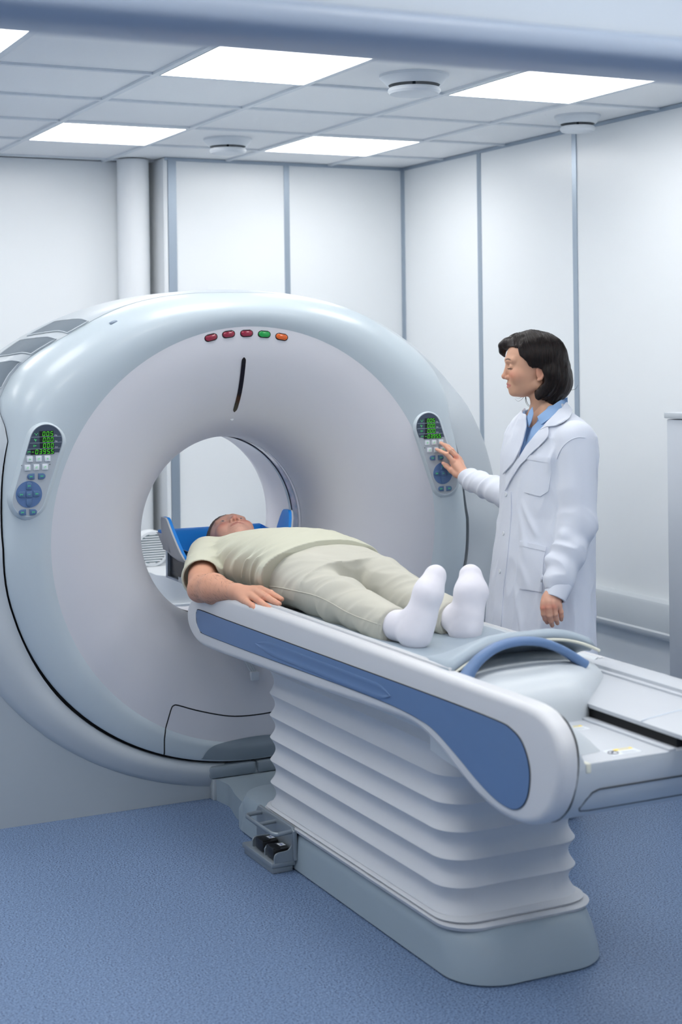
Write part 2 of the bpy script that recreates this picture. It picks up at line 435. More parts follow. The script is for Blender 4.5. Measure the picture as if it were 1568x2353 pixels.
# bore funnel
fprof = catmull([(0.351, 5.56), (0.353, 5.52), (0.362, 5.455), (0.385, 5.395), (0.42, 5.345), (0.47, 5.302), (0.54, 5.265), (0.63, 5.238), (0.70, 5.226), (0.772, 5.222)], 5)
rings = []
for r, y in fprof:
    k = (r-0.351)/(0.772-0.351)
    rings.append([(CX+r*math.cos(t), y, CZ-0.006*(1-k)+r*math.sin(t)*(1-0.005*k)) for t in TH])
loft('face_funnel', rings, M_funnel, gantry)
# outer front ring
def ring_pt(th, t, off=0.0):
    d = disc_pt(th); s = seam_pt(th)
    x = d[0]+(s[0]-d[0])*t; z = d[2]+(s[2]-d[2])*t
    if t < 0.3: y = 5.222+(5.212-5.222)*(math.sin(t/0.3*PI/2))
    else:
        q = (t-0.3)/0.7
        y = 5.212+(s[1]-5.212)*(1-math.sqrt(max(0, 1-q**2.4)))
    return (x, y+off, z)
rings = [[ring_pt(th, t) for th in TH] for t in (0, 0.06, 0.14, 0.22, 0.3, 0.38, 0.46, 0.54, 0.62, 0.70, 0.77, 0.83, 0.88, 0.92, 0.95, 0.975, 0.99, 1.0)]
rings.append([(seam_pt(th, -0.004)[0], seam_pt(th)[1]+0.02, seam_pt(th, -0.004)[2]) for th in TH])
loft('front_ring', rings, M_shell, gantry, sharp=60)
# dark seam behind the ring edge
def gap(th):
    c = math.cos(th); s = math.sin(th)
    g = 0.0010
    if c > 0: g += 0.015*min(1, max(0, (0.46-s)/0.20))*min(1, max(0, (s+0.95)/0.4))
    if c < 0: g += 0.003*min(1, max(0, (0.45-s)/0.3))
    if s < -0.2: g = max(g, 0.010*min(1, (-0.2-s)/0.4))
    return g
GT_ = [th for th in [math.radians(-196+2.5*k) for k in range(90)]]
loft('seam_gap', [[(seam_pt(th, -0.012)[0], seam_pt(th)[1]+0.012, seam_pt(th, -0.012)[2]) for th in GT_],
                  [(seam_pt(th, gap(th)+0.004)[0], seam_pt(th)[1]+0.03, seam_pt(th, gap(th)+0.004)[2]) for th in GT_]], M_gapdark, gantry, closed=False)
# rear body
def rear_ring(a, bt, bb, y, n=2.12): 
    out = []
    for th in TH:
        x, z = sup(th, a, bt, bb, n, 2.1); out.append((CX+x, y, max(0.02, CZ+z)))
    return out
def lerp_ring(A, B, k, kk=None): return [tuple(np.array(a)*(1-k)+np.array(b)*k) for a, b in zip(A, B)]
def upf(th): return min(1, max(0, (math.sin(th)-0.3)/0.2))
lip = [(seam_pt(th, gap(th)+0.002*(1-upf(th)))[0], seam_pt(th)[1]+0.004-0.001*upf(th), seam_pt(th, gap(th)+0.002*(1-upf(th)))[2]) for th in TH]
lip_in = [(seam_pt(th, gap(th)-0.001-0.003*upf(th))[0], seam_pt(th)[1]+0.04-0.034*upf(th), seam_pt(th, gap(th)-0.001-0.003*upf(th))[2]) for th in TH]
wide = rear_ring(1.19, 0.915, 0.93, 5.47)
wide2 = rear_ring(1.195, 0.917, 0.935, 5.72)
low_edge = [(CX+sup(th, 1.13, 1.0, 0.93, 2.0, 2.0)[0], 5.238, CZ+sup(th, 1.13, 1.0, 0.93, 2.0, 2.0)[1]) for th in TH]
def bulge(k):
    # above: quarter-ellipse sweep from the lip out to the widest ring; below: a broad collar that meets the plinth plate
    out = []
    for th, a, b, e in zip(TH, lip, wide, low_edge):
        q = 1-math.cos(k*PI/2); p = math.sin(k*PI/2)
        up_ = np.array((a[0]+(b[0]-a[0])*p, a[1]+(b[1]-a[1])*(0.35*k+0.65*q), a[2]+(b[2]-a[2])*p))
        if k <= 0.6:
            u = k/0.6; lo_ = np.array((a[0]+(e[0]-a[0])*u, a[1]+(e[1]-a[1])*u-0.020*math.sin(u**0.8*PI), a[2]+(e[2]-a[2])*u))
        else:
            u = (k-0.6)/0.4; lo_ = np.array((e[0]+(b[0]-e[0])*u**0.6, e[1]+(b[1]-e[1])*u, e[2]+(b[2]-e[2])*u**0.6))
        w = min(1, max(0, (0.20-math.sin(th))/0.55)); w = w*w*(3-2*w)
        out.append(tuple(up_*(1-w)+lo_*w))
    return out
rings = [lip_in, lip] + [bulge(k) for k in (0.06, 0.12, 0.2, 0.3, 0.4, 0.5, 0.6, 0.68, 0.78, 0.9, 1.0)]
rings += [rear_ring(1.195, 0.917, 0.935, 5.6), wide2, rear_ring(1.17, 0.905, 0.93, 5.84), rear_ring(1.09, 0.87, 0.9, 5.95), rear_ring(0.95, 0.80, 0.8, 5.99)]
loft('rear_cover', rings+[[(CX+0.42*math.cos(t), 5.99, CZ-0.006+0.42*math.sin(t)) for t in TH]], M_collar, gantry, sharp=50)
M_bore = mat('bore_liner_white', srgb(238, 236, 243), 0.3)
loft('bore_tunnel', [[(CX+r*math.cos(t), y, CZ-0.006+r*math.sin(t)) for t in TH] for r, y in ((0.42, 5.99), (0.40, 5.98), (0.37, 5.95), (0.362, 5.90), (0.358, 5.80), (0.353, 5.675))], M_bore, gantry, sharp=50)
REAR = rings
# bore liner: front collar, scan window band, rear part is in the cover
def bring(r, y): return [(CX+r*math.cos(t), y, CZ-0.006+r*math.sin(t)) for t in TH]
M_scanwin = mat('scan_window_film', srgb(140, 158, 190), 0.18, 0.6, coat=0.6); noise_color(M_scanwin, srgb(110, 135, 175), srgb(165, 160, 190), 22, 0.35, 0.65, 4)
loft('bore_liner', [bring(0.3505, 5.561), bring(0.3515, 5.585)], M_bore, gantry)
loft('scan_window', [bring(0.354, 5.587), bring(0.354, 5.648)], M_scanwin, gantry)
loft('window_seal', [bring(0.3515, 5.650), bring(0.3525, 5.674)], M_alu, gantry)
for yy, nm in ((5.5600, 'bore_joint'), (5.586, 'bore_joint'), (5.649, 'bore_joint')):
    tube(nm, [(CX+0.3525*math.cos(t), yy, CZ-0.006+0.3525*math.sin(t)) for t in TH], 0.0016, M_gapdark, gantry, 6, True)
# plinth
M_pl = M_plinth
pl = [(1.02, 0), (2.066, 0), (2.066, 0.10), (2.42, 0.10), (2.42, 0), (3.47, 0), (3.50, 0.45), (3.40, 0.62), (3.24, 0.60), (3.06, 0.40), (2.80, 0.22), (2.55, 0.13), (1.94, 0.13), (1.69, 0.22), (1.43, 0.40), (1.25, 0.60), (1.09, 0.62), (0.99, 0.45)]
prism('plinth', pl, 'y', 5.262, 5.93, M_pl, gantry, 0.008, 2)
plate = [(1.03, 0.0), (2.062, 0.0), (2.062, 0.07)]+[(CX+1.04*math.cos(math.radians(t)), CZ+0.895*math.sin(math.radians(t))) for t in range(258, 205, -4)]+[(1.12, 0.55), (1.0, 0.3)]
prism('plinth_plate', plate, 'y', 5.240, 5.27, M_pl, gantry)
prism('plinth_plate', [(2*CX-x, z) for x, z in plate], 'y', 5.240, 5.27, M_pl, gantry)
box('corner_post', 2.062, 2.080, 5.205, 5.262, 0, 0.078, M_pl, gantry, 0.003)
# lower lip under the ring with a split
box('toe_lip', 2.05, 2.235, 5.20, 5.30, 0.078, 0.122, M_hatch, gantry, 0.012)
box('toe_lip', 2.238, 2.43, 5.20, 5.30, 0.078, 0.122, M_hatch, gantry, 0.012)

# access hatch at the bottom of the ring: grooves and the darker insert
def front_y(x, z):
    dx, dz = x-CX, z-CZ; r = math.hypot(dx, dz); th = math.atan2(dz, dx)
    if r <= 0.772:
        for (r0, y0), (r1, y1) in zip(fprof[:-1], fprof[1:]):
            if r0 <= r <= r1: return y0+(y1-y0)*(r-r0)/(r1-r0)
        return 5.56
    d = disc_pt(th); s = seam_pt(th)
    rd = math.hypot(d[0]-CX, d[2]-CZ); rs = math.hypot(s[0]-CX, s[2]-CZ)
    return ring_pt(th, min(1, (r-rd)/(rs-rd)))[1]
def surf(px, py):
    """point of the scanner face seen at this place of the photograph"""
    y = 5.22
    for _ in range(25): q = at_ax(px, py, 1, y); y = 0.5*y+0.5*front_y(float(q[0]), float(q[2]))
    return float(q[0]), float(q[2])
def on_face(pts, off=0.0, sub=6):
    out = []
    for (a, b), (c, d) in zip(pts[:-1], pts[1:]):
        for k in range(sub):
            x = a+(c-a)*k/sub; z = b+(d-b)*k/sub; out.append((x, front_y(x, z)+off, z))
    x, z = pts[-1]; out.append((x, front_y(x, z)+off, z)); return out
def arc(r, a0, a1, n=16): return [(CX+r*math.cos(math.radians(a0+(a1-a0)*k/n)), CZ+r*math.sin(math.radians(a0+(a1-a0)*k/n))) for k in range(n+1)]
hh = [surf(*p) for p in ((377, 1735), (378, 1712), (379, 1690), (386, 1655), (394, 1628), (400, 1621), (410, 1621), (450, 1632), (500, 1642), (540, 1646))]
hh_full = hh+[(CX, hh[-1][1]-0.004)]+[(2*CX-x, z) for x, z in reversed(hh)]
tube('hatch_groove', on_face([tuple(p) for p in catmull(hh_full, 3)], 0.0012, 3), 0.0028, M_gapdark, gantry, 6)
bm = bmesh.new()
ins_t = catmull([(2.02, 0.150), (2.035, 0.175), (2.06, 0.195), (2.10, 0.203), (2.244, 0.212), (2.39, 0.203), (2.43, 0.195), (2.455, 0.175), (2.468, 0.150)], 5)
rows = []
for k in range(7):
    q = k/6.0; row = []
    for p in ins_t:
        dx = p[0]-CX
        zb = CZ-0.8325*math.sqrt(max(0, 1-(dx/0.93)**2))+0.002
        zt = max(p[1], zb+0.002)
        z = zb+(zt-zb)*q
        row.append((p[0], front_y(p[0], z)-0.0035, z))
    rows.append(row)
add_loft(bm, rows, closed=False)
from_bm('hatch_insert', bm, M_hatch, gantry)

# indicator lamps
M_redl = mat('lamp_dark_red', srgb(140, 22, 52), 0.15, coat=0.8)
M_grnl = mat('lamp_green', srgb(0, 150, 62), 0.15, coat=0.8)
M_orgl = mat('lamp_orange', srgb(215, 95, 20), 0.15, coat=0.8)
def stadium(w, h, n=10):
    r = h/2; out = []
    for s, a0 in ((1, -90), (-1, 90)):
        for k in range(n+1):
            t = math.radians(a0+180*k/n); out.append((s*(w/2-r)+r*math.cos(t), r*math.sin(t)))
    return out
def on_ring(pts, cx, cz, rot, off, thick, name, m, parent, bev=0.002):
    c, s = math.cos(rot), math.sin(rot); y = front_y(cx, cz)
    P = [(cx+u*c-v*s, cz+u*s+v*c) for u, v in pts]
    return prism(name, P, 'y', y-off, y-off+thick, m, parent, bev, 2, bev1=False)
for px, py, m, lab in ((485, 775.5, M_redl, 'dark red lamp at the left end'), (525.5, 768, M_redl, 'dark red lamp'), (567, 766, M_redl, 'dark red lamp'), (607.5, 768, M_grnl, 'green lamp'), (647.5, 774, M_orgl, 'orange lamp')):
    cx, cz = surf(px, py); a = math.atan2(cz-CZ, cx-CX)
    hd = on_ring(stadium(0.054, 0.027), cx, cz, a-PI/2, 0.001, 0.01, 'lamp_bezel', M_gapdark, gantry)
    o = on_ring(stadium(0.047, 0.020), cx, cz, a-PI/2, 0.005, 0.012, 'indicator_lamp', m, gantry, 0.004); tag(o, lab)
# laser slot: from below the lamps down into the funnel, slanting
sl = []
rr = [0.655, 0.63, 0.60, 0.57, 0.54, 0.51, 0.485, 0.465]
for k, r in enumerate(rr): sl.append((CX, CZ+r))
bm = bmesh.new(); rows = []
sp = catmull([surf(560, 821), surf(556, 862), surf(549, 906), surf(537.5, 947)], 10)
for k, p in enumerate(sp):
    q = k/(len(sp)-1); w = 0.0085*min(1, math.sqrt(max(0.02, 1-(1-min(1, q*14))**2)), math.sqrt(max(0.02, 1-(1-min(1, (1-q)*14))**2)))
    rows.append([(p[0]+w*s_, front_y(p[0], p[1])-0.005, p[1]) for s_ in (-1, -0.5, 0, 0.5, 1)])
add_loft(bm, rows, closed=False)
from_bm('laser_slot', bm, M_slot, gantry)
bx_, bz_ = surf(532, 963)
o = on_ring(stadium(0.014, 0.011), bx_, bz_, 0, 0.007, 0.014, 'sensor_button', M_print, gantry)
# small oval cap high on the ring, left, and a dark notch right
o = on_ring(stadium(0.030, 0.014), *surf(261, 741), 0.30, 0.004, 0.014, 'cover_cap', M_alu, gantry)

# ventilation meshes on the upper left of the rear cover
def rear_uv(thd, k):
    th = math.radians(thd)%(2*PI); f = th/(2*PI)*NTH; i = int(f)%NTH; fr = f-int(f)
    seq = REAR[1:16]; g = k*(len(seq)-1); a = int(g); b = min(a+1, len(seq)-1); q = g-a
    P = lambda rg: np.array(rg[i])*(1-fr)+np.array(rg[(i+1)%NTH])*fr
    p = P(seq[a])*(1-q)+P(seq[b])*q
    n = p-np.array([CX, p[1]+0.35, CZ]); n /= np.linalg.norm(n)
    return p, n
for a0, a1, b0, b1 in ((126.3, 131.3, 128.5, 134.8), (133.8, 139.2, 136.6, 142.4), (141.6, 148.0, 144.6, 151.0)):
    bm = bmesh.new(); rows = []
    # the window edges run straight over the curved cover: follow the surface under each straight chord
    ends = []
    for c0, c1 in ((a0, b0), (a1, b1)):
        A_, _n = rear_uv(c0, 0.08); B_, _n = rear_uv(c1, 0.87); ks = []
        for v in range(13):
            vv = v/12; tgt = A_*(1-vv)+B_*vv; best = None
            for da in np.arange(-2.5, 2.6, 0.25):
                for k in np.arange(max(0.05, 0.08+0.79*vv-0.2), min(0.95, 0.08+0.79*vv+0.2), 0.02):
                    q_, _m = rear_uv(c0+(c1-c0)*vv+da, float(k)); e_ = q_-tgt; n_ = np.array([q_[0]-CX, 0, q_[2]-CZ]); n_ /= np.linalg.norm(n_); e_ = e_-n_*(e_@n_)
                    if best is None or e_@e_ < best[0]: best = (e_@e_, c0+(c1-c0)*vv+da, float(k))
            ks.append(best[1:])
        ks = np.array(ks); 
        for _ in range(2): ks[1:-1] = 0.25*ks[:-2]+0.5*ks[1:-1]+0.25*ks[2:]
        ends.append(ks)
    path_, nrm_ = [], []
    for u in range(9):
        pp, nn_ = [], []
        for v in range(13):
            ak = ends[0][v]*(1-u/8)+ends[1][v]*(u/8); q_, m_ = rear_uv(ak[0], ak[1]); pp.append(q_); nn_.append(m_)
        path_.append(pp); nrm_.append(nn_)
    for u in range(9):
        row = []
        for v in range(13):
            row.append((path_[u][v]+nrm_[u][v]*0.003))
        rows.append(row)
    add_loft(bm, rows, closed=False)
    v_ = from_bm('vent_mesh', bm, M_mesh, gantry)
    path = rows[0]+[r[-1] for r in rows[1:]]+list(reversed(rows[-1][:-1]))+[r[0] for r in reversed(rows[1:-1])]
    tube('vent_frame', path, 0.0028, M_collar, gantry, 6, True)
# acrylic scale strip hanging below the table on the funnel face
p0, p1 = (2.213, 0.555), (2.256, 0.43)
bm = bmesh.new()
for dx in (-0.008, 0.0, 0.008):
    add_tube(bm, [(p0[0]+dx, front_y(*p0)-0.008, p0[1]), (p1[0]+dx, front_y(*p1)-0.008, p1[1])], 0.0045, 8)
from_bm('strip_holder', bm, M_tabg, gantry)
box('strip_clip', p1[0]-0.016, p1[0]+0.016, front_y(*p1)-0.016, front_y(*p1)+0.004, p1[1]-0.02, p1[1]+0.012, M_print, gantry, 0.002)

# ---- control panels
SEG = {'0': 'abcdef', '3': 'abcdg', '9': 'abcdfg', '5': 'acdfg', '-': 'g'}
def digit(bm, ch, ox, oz, y, w, h, sl=0.12):
    t = w*0.17
    def q(x0, z0, x1, z1):
        P = [(x0, z0), (x1, z0), (x1, z1), (x0, z1)]
        bm.faces.new([bm.verts.new((ox+a+sl*b, y, oz+b)) for a, b in P])
    for s in SEG[ch]:
        if s == 'a': q(t*0.7, h-t, w-t*0.7, h)
        if s == 'd': q(t*0.7, 0, w-t*0.7, t)
        if s == 'g': q(t*0.7, h/2-t/2, w-t*0.7, h/2+t/2)
        if s == 'f': q(0, h/2+t*0.3, t, h-t*0.6)
        if s == 'e': q(0, t*0.6, t, h/2-t*0.3)
        if s == 'b': q(w-t, h/2+t*0.3, w, h-t*0.6)
        if s == 'c': q(w-t, t*0.6, w, h/2-t*0.3)
def dshape(w, h, side):
    """rounded-end button outline: side is where the round end points"""
    r = h/2 if side in 'lr' else w/2; out = []
    if side in 'lr':
        sg = 1 if side == 'r' else -1
        out = [(-sg*w/2, -h/2)]
        for k in range(9):
            t = math.radians(-90+180*k/8); out.append((sg*(w/2-r)+sg*r*math.cos(t), r*math.sin(t)))
        out.append((-sg*w/2, h/2))
    else:
        sg = 1 if side == 'u' else -1
        out = [(-w/2, -sg*h/2)]
        for k in range(9):
            t = math.radians(180-180*k/8); out.append((r*math.cos(t), sg*(h/2-r)+sg*r*math.sin(t)))
        out.append((w/2, -sg*h/2))
    return out
def control_panel(cfg, label):
    """capsule keypad let into the ring; the positions are points of the ring's front plane"""
    Y0 = 5.2055
    def pt(px, py): q = at_ax(px, py, 1, Y0); return float(q[0]), float(q[2])
    top, bot, rt, rb = cfg['top'], cfg['bot'], cfg['rt'], cfg['rb']
    ang = math.atan2(top[1]-bot[1], top[0]-bot[0])
    dl = math.acos(max(-1, min(1, (rb-rt)/math.hypot(top[0]-bot[0], top[1]-bot[1]))))
    def outline(g, n=16):
        P = []
        for k in range(n+1):
            t = ang-PI+dl+(2*PI-2*dl)*k/n if False else ang-dl+2*dl*k/n
            P.append((top[0]+(rt+g)*math.cos(t), top[1]+(rt+g)*math.sin(t)))
        for k in range(n+1):
            t = ang+dl+(2*PI-2*dl)*k/n; P.append((bot[0]+(rb+g)*math.cos(t), bot[1]+(rb+g)*math.sin(t)))
        Q = []
        for i, p in enumerate(P):
            q = P[(i+1) % len(P)]; L_ = math.hypot(q[0]-p[0], q[1]-p[1]); m_ = max(1, int(L_/0.008)) if L_ > 0.05 else 1
            for j in range(m_): Q.append((p[0]+(q[0]-p[0])*j/m_, p[1]+(q[1]-p[1])*j/m_))
        return Q
    R = []
    for g, dy in ((0.020, 0.0), (0.015, 0.0040), (0.010, 0.0015), (0.006, -0.0015), (0.0025, -0.0025), (0.0006, -0.0015), (0.0, 0.006)):
        ring_ = []
        for p0, p1 in zip(outline(0.0), outline(0.01)):
            nx, nz = (p1[0]-p0[0])/0.01, (p1[1]-p0[1])/0.01
            wf = 0.40+0.60*min(1, max(0, 0.55*nx-0.75*nz+0.35)); p = (p0[0]+nx*g*wf, p0[1]+nz*g*wf)
            ring_.append((p[0], (front_y(*p)+0.002) if g > 0.018 else Y0+0.003+dy, p[1]))
        R.append(ring_)
    loft('panel_rim', R, M_shell, gantry, sharp=60)
    pan = prism('control_panel', outline(0.0005), 'y', Y0+0.001, Y0+0.03, M_panelgrey, gantry); tag(pan, label)
    zd = pt(*cfg['dispb'])[1]
    O = outline(-0.0012, 40); P = [p for p in O if p[1] >= zd]
    cut = max(range(len(P)), key=lambda i: math.hypot(P[i][0]-P[i-1][0], P[i][1]-P[i-1][1]))
    P = P[cut:]+P[:cut]
    prism('display', P, 'y', Y0-0.0015, Y0+0.002, M_disp, pan)
    def span(z):
        xs = []
        for i in range(len(P)):
            p, q = P[i], P[(i+1) % len(P)]
            if (p[1]-z)*(q[1]-z) < 0: xs.append(p[0]+(q[0]-p[0])*(z-p[1])/(q[1]-p[1]))
        return (min(xs), max(xs)) if len(xs) > 1 else (P[0][0], P[-1][0])
    dh, dw, pitch = cfg['dh'], cfg['dh']*0.60, cfg['pitch']
    for k, (s, unit) in enumerate((('00.5', 'deg'), ('00.0', 'deg'), ('000', 'mm'), ('-0395.5', 'mm'))):
        px, py = cfg['rows'][k]; ex, zc = pt(px, py); zb = zc-dh/2
        nd = sum(c != '.' for c in s); x0 = ex-(nd-1)*pitch-dw
        bx0 = x0-(0.002 if nd > 3 else pitch*0.75)
        w_ = box('display_window', bx0, ex+0.003, Y0-0.0024, Y0-0.0010, zb-0.0020, zb+dh+0.0020, M_dispblack, pan)
        bl = bmesh.new(); x = x0
        for c in s:
            if c == '.':
                a, b = x-(pitch-dw)*0.80, zb
                bl.faces.new([bl.verts.new(v) for v in ((a, Y0-0.0030, b), (a+0.0015, Y0-0.0030, b), (a+0.0015, Y0-0.0030, b+0.0015), (a, Y0-0.0030, b+0.0015))]); continue
            digit(bl, c, x, zb, Y0-0.0030, dw, dh); x += pitch
        from_bm('digits', bl, M_led, w_, smooth=False)
        bu = bmesh.new(); text_mesh(bu, unit, (ex+0.006, Y0-0.0026, zb-0.0005), (1, 0, 0), (0, 0, 1), 0.0070)
        from_bm('unit_lettering', bu, M_print, pan, smooth=False)
        if k < 3:
            zs = (zc+pt(*cfg['rows'][k+1])[1])/2; lo, hi = span(zs)
            box('separator_line', lo+0.001, hi-0.001, Y0-0.0022, Y0-0.0010, zs-0.0007, zs+0.0007, M_alu, pan)
        lo, hi = span(zc); gx = lo+(bx0-lo)*0.55 if nd <= 3 else lo+(bx0-lo)*0.6
        gl = bmesh.new(); G_ = (((-0.006, 0.001, -0.003, 0.003), (0.003, 0.001, 0.006, 0.003), (-0.002, -0.004, 0.002, -0.001)), ((-0.005, 0.0, 0.005, 0.0015), (-0.001, -0.005, 0.001, 0.0), (-0.005, 0.003, -0.001, 0.0042)), ((-0.005, -0.003, -0.0035, 0.004), (-0.001, -0.003, 0.0005, 0.004), (0.0, 0.0, 0.006, 0.0015)), ((-0.005, -0.004, -0.0038, 0.003), (-0.005, 0.0015, 0.005, 0.0028), (0.002, -0.001, 0.004, 0.001)))[k]
        for (a, b, c, d) in G_: gl.faces.new([gl.verts.new(v) for v in ((gx+a, Y0-0.0026, zc+b), (gx+c, Y0-0.0026, zc+b), (gx+c, Y0-0.0026, zc+d), (gx+a, Y0-0.0026, zc+d))])
        from_bm('display_symbol', gl, M_glyph, pan, smooth=False)
    def button(px, py, outl, m, gi, raise_=0.0045):
        cx, cz = pt(px, py); P_ = [(cx+u, cz+v) for u, v in outl]
        bt = prism('button', P_, 'y', Y0-raise_, Y0+0.002, m, pan, 0.0012, 2, bev1=False)
        if gi is None: return
        g = bmesh.new(); yy = Y0-raise_-0.0004
        sets = (((-0.004, -0.001, 0.004, 0.0003), (-0.001, -0.004, 0.0002, 0.004)), ((-0.004, -0.0035, 0.003, -0.0025), (-0.0035, 0.0, 0.0035, 0.001), (-0.001, 0.002, 0.004, 0.003)), ((-0.0045, -0.004, -0.0035, 0.004), (-0.0035, -0.0005, 0.0045, 0.0008), (0.002, -0.0025, 0.003, 0.0025)), ((-0.004, -0.0006, 0.004, 0.0006),))[gi]
        for (a, b, c, d) in sets: g.faces.new([g.verts.new(v) for v in ((cx+a, yy, cz+b), (cx+c, yy, cz+b), (cx+c, yy, cz+d), (cx+a, yy, cz+d))])
        from_bm('button_symbol', g, M_glyph, bt, smooth=False)
    bs = cfg['bs']; sq = rrect(-bs/2, bs/2, -bs/2, bs/2, 0.0015, 2); w, h = bs*1.24, bs
    for k, p in enumerate(cfg['r1']): button(*p, sq, M_btnw, k % 2)
    for k, p in enumerate(cfg['r2']): button(*p, sq, M_btnw, 1)
    for k, p in enumerate(cfg['r3']): button(*p, dshape(w, h, 'lr'[k]), M_btnb, 2)
    xc, zc = pt(*cfg['disc']); r = cfg['rd']
    prism('button_disc', [(xc+r*math.cos(2*PI*k/40), zc+r*math.sin(2*PI*k/40)) for k in range(40)], 'y', Y0-0.0010, Y0+0.002, M_disc, pan)
    px, py = cfg['disc']; e = cfg['arm']
    button(px, py, sq, M_btnb, 3); button(px-e*0.91, py+0.5, dshape(w, h, 'l'), M_btnb, 2); button(px+e*0.91, py-1.5, dshape(w, h, 'r'), M_btnb, 2)
    button(px, py-e, dshape(h, w, 'u'), M_btnb, 2); button(px, py+e, dshape(h, w, 'd'), M_btnb, None)
    for k, p in enumerate(cfg['r5']): button(*p, dshape(w, h, 'lr'[k]), M_btnb, 2)
    for p in cfg['dots']:
        x, z = pt(*p); prism('pilot_dot', [(x+0.0014*math.cos(2*PI*k/10), z+0.0014*math.sin(2*PI*k/10)) for k in range(10)], 'y', Y0-0.0005, Y0+0.002, M_black, pan)
control_panel(dict(top=(1.4555, 1.336), bot=(1.389, 1.134), rt=0.057, rb=0.054, dispb=(90, 1044.5), dh=0.0150, pitch=0.0138,
                   rows=[(120.6, 996), (121.2, 1009.6), (121.8, 1023.2), (122, 1036.8)], r1=[(68.3, 1055.1), (88.5, 1054.2), (108.7, 1053.5)], r2=[(62.8, 1074.8), (83.2, 1073.7), (103.1, 1072.8)],
                   r3=[(70.8, 1095), (96, 1094)], disc=(66.6, 1136), rd=0.0462, arm=19.5, r5=[(51.3, 1177.5), (76.3, 1176.6)], bs=0.0205, dots=[(50, 1069.8), (114.6, 1067)]), 'left control panel with green digits')
control_panel(dict(top=(2.984, 1.335), bot=(3.058, 1.120), rt=0.054, rb=0.052, dispb=(995, 1007.5), dh=0.0145, pitch=0.0125,
                   rows=[(998.2, 965.8), (998.7, 977.7), (999.0, 989.7), (1011.9, 1001.6)], r1=[(981.8, 1017.3), (997.2, 1016.5), (1013.3, 1015.7)], r2=[(986.9, 1034.1), (1002.9, 1033.6), (1017.9, 1032.5)],
                   r3=[(994, 1052.3), (1013, 1051.3)], disc=(1018.3, 1087.3), rd=0.0425, arm=16.2, r5=[(1013.5, 1123), (1032, 1122)], bs=0.0190, dots=[(976.6, 1029.3)]), 'right control panel touched by the woman')
# ------------------------------------------------------------------ patient table
table = thing('patient_table', (2.244, 3.9, 0), 'long white and blue patient table on a pleated bellows column', 'patient table')
XA, XB = 1.925, 2.530
side = [(5.070, 0.763), (5.100, 0.732), (5.104, 0.695), (5.085, 0.662), (5.035, 0.636), (4.93, 0.618), (4.37, 0.637), (4.055, 0.647), (3.70, 0.663), (3.50, 0.671), (3.44, 0.667), (3.385, 0.655), (3.32, 0.636), (3.26, 0.608), (3.20, 0.583), (3.14, 0.562), (3.06, 0.547), (2.985, 0.545), (2.90, 0.562), (2.85, 0.593), (2.818, 0.635), (2.795, 0.705), (2.800, 0.765), (2.835, 0.805), (2.885, 0.824), (2.945, 0.829), (3.319, 0.829), (4.0, 0.829), (4.45, 0.828), (4.70, 0.820), (4.88, 0.805), (5.01, 0.785)]
side_s = catmull(side, 4, closed=True)
round_slab('side_cover', side_s, 'x', XA, XA+0.047, 0.020, M_tabw, table)
side_far = [(p[0], min(float(p[1]), 0.790)) for p in side_s]
round_slab('side_cover', side_far, 'x', XB, XB-0.047, 0.020, M_tabw, table)
ins = [(4.995, 0.724), (4.985, 0.738), (4.955, 0.744), (4.723, 0.746), (4.3, 0.752), (3.826, 0.759), (3.342, 0.766), (3.06, 0.767), (2.99, 0.760), (2.945, 0.738), (2.918, 0.69), (2.922, 0.635), (2.945, 0.598), (2.985, 0.578), (3.04, 0.578), (3.095, 0.590), (3.159, 0.612), (3.22, 0.637), (3.281, 0.66), (3.34, 0.680), (3.41, 0.692), (3.573, 0.699), (3.883, 0.694), (4.436, 0.678), (4.90, 0.668), (4.955, 0.673), (4.99, 0.695)]
ins_s = [tuple(p) for p in catmull(ins, 4, closed=True)]
prism('side_inset', ins_s, 'x', XA-0.003, XA+0.01, M_blue, table, 0.004, 2, bev1=False, sharp=50)
prism('side_inset', ins_s, 'x', XB-0.01, XB+0.003, M_blue, table, 0.004, 2, bev1=True, sharp=50)
# dark line around the inset
for X in (XA-0.0005, XB+0.0005):
    tube('inset_groove', [(X, y, z) for y, z in ins_s], 0.0022, M_gapdark, table, 6, True)
# long finger recess pressed in the blue inset
def finger(X, s):
    pth = [(X, 4.50, 0.728), (X, 4.42, 0.729), (X, 3.9, 0.736), (X, 3.64, 0.736), (X, 3.60, 0.735)]
    tube('grip_recess', pth, [0.004, 0.012, 0.013, 0.011, 0.003], M_blue, table, 10)
M_blued = M_blue
bm = bmesh.new()
rows = []
for k in range(33):
    y = 4.47-0.90*k/32; zc = 0.712+0.010*k/32
    h = 0.022*min(1, math.sin(min(1, k/5)*PI/2), math.sin(min(1, (32-k)/3)*PI/2))+0.0005
    rows.append([(XA-0.0032-d, y, zc+h*q) for q, d in ((-1, 0), (-0.75, 0.0026), (-0.45, 0.0004), (0, 0.0), (0.5, 0.0003), (0.8, 0.0014), (1, 0.0))])
add_loft(bm, rows, closed=False); from_bm('grip_recess', bm, M_blue, table, sharp=80)
# inner body between the side covers
box('table_frame', XA+0.05, XB-0.05, 3.25, 5.06, 0.64, 0.705, M_tabg, table, 0.01)
# long double rails
for x0 in (1.962, 1.972):
    box('edge_rail', x0, x0+0.007, 3.33, 4.62, 0.826, 0.8355, M_tabw, table, 0.002)
for x0 in (2.487, 2.497):
    box('edge_rail', x0, x0+0.007, 3.42, 4.62, 0.786, 0.7955, M_tabw, table, 0.002)
box('rail_gap', 1.980, 1.992, 3.32, 4.62, 0.79, 0.829, M_gapdark, table)
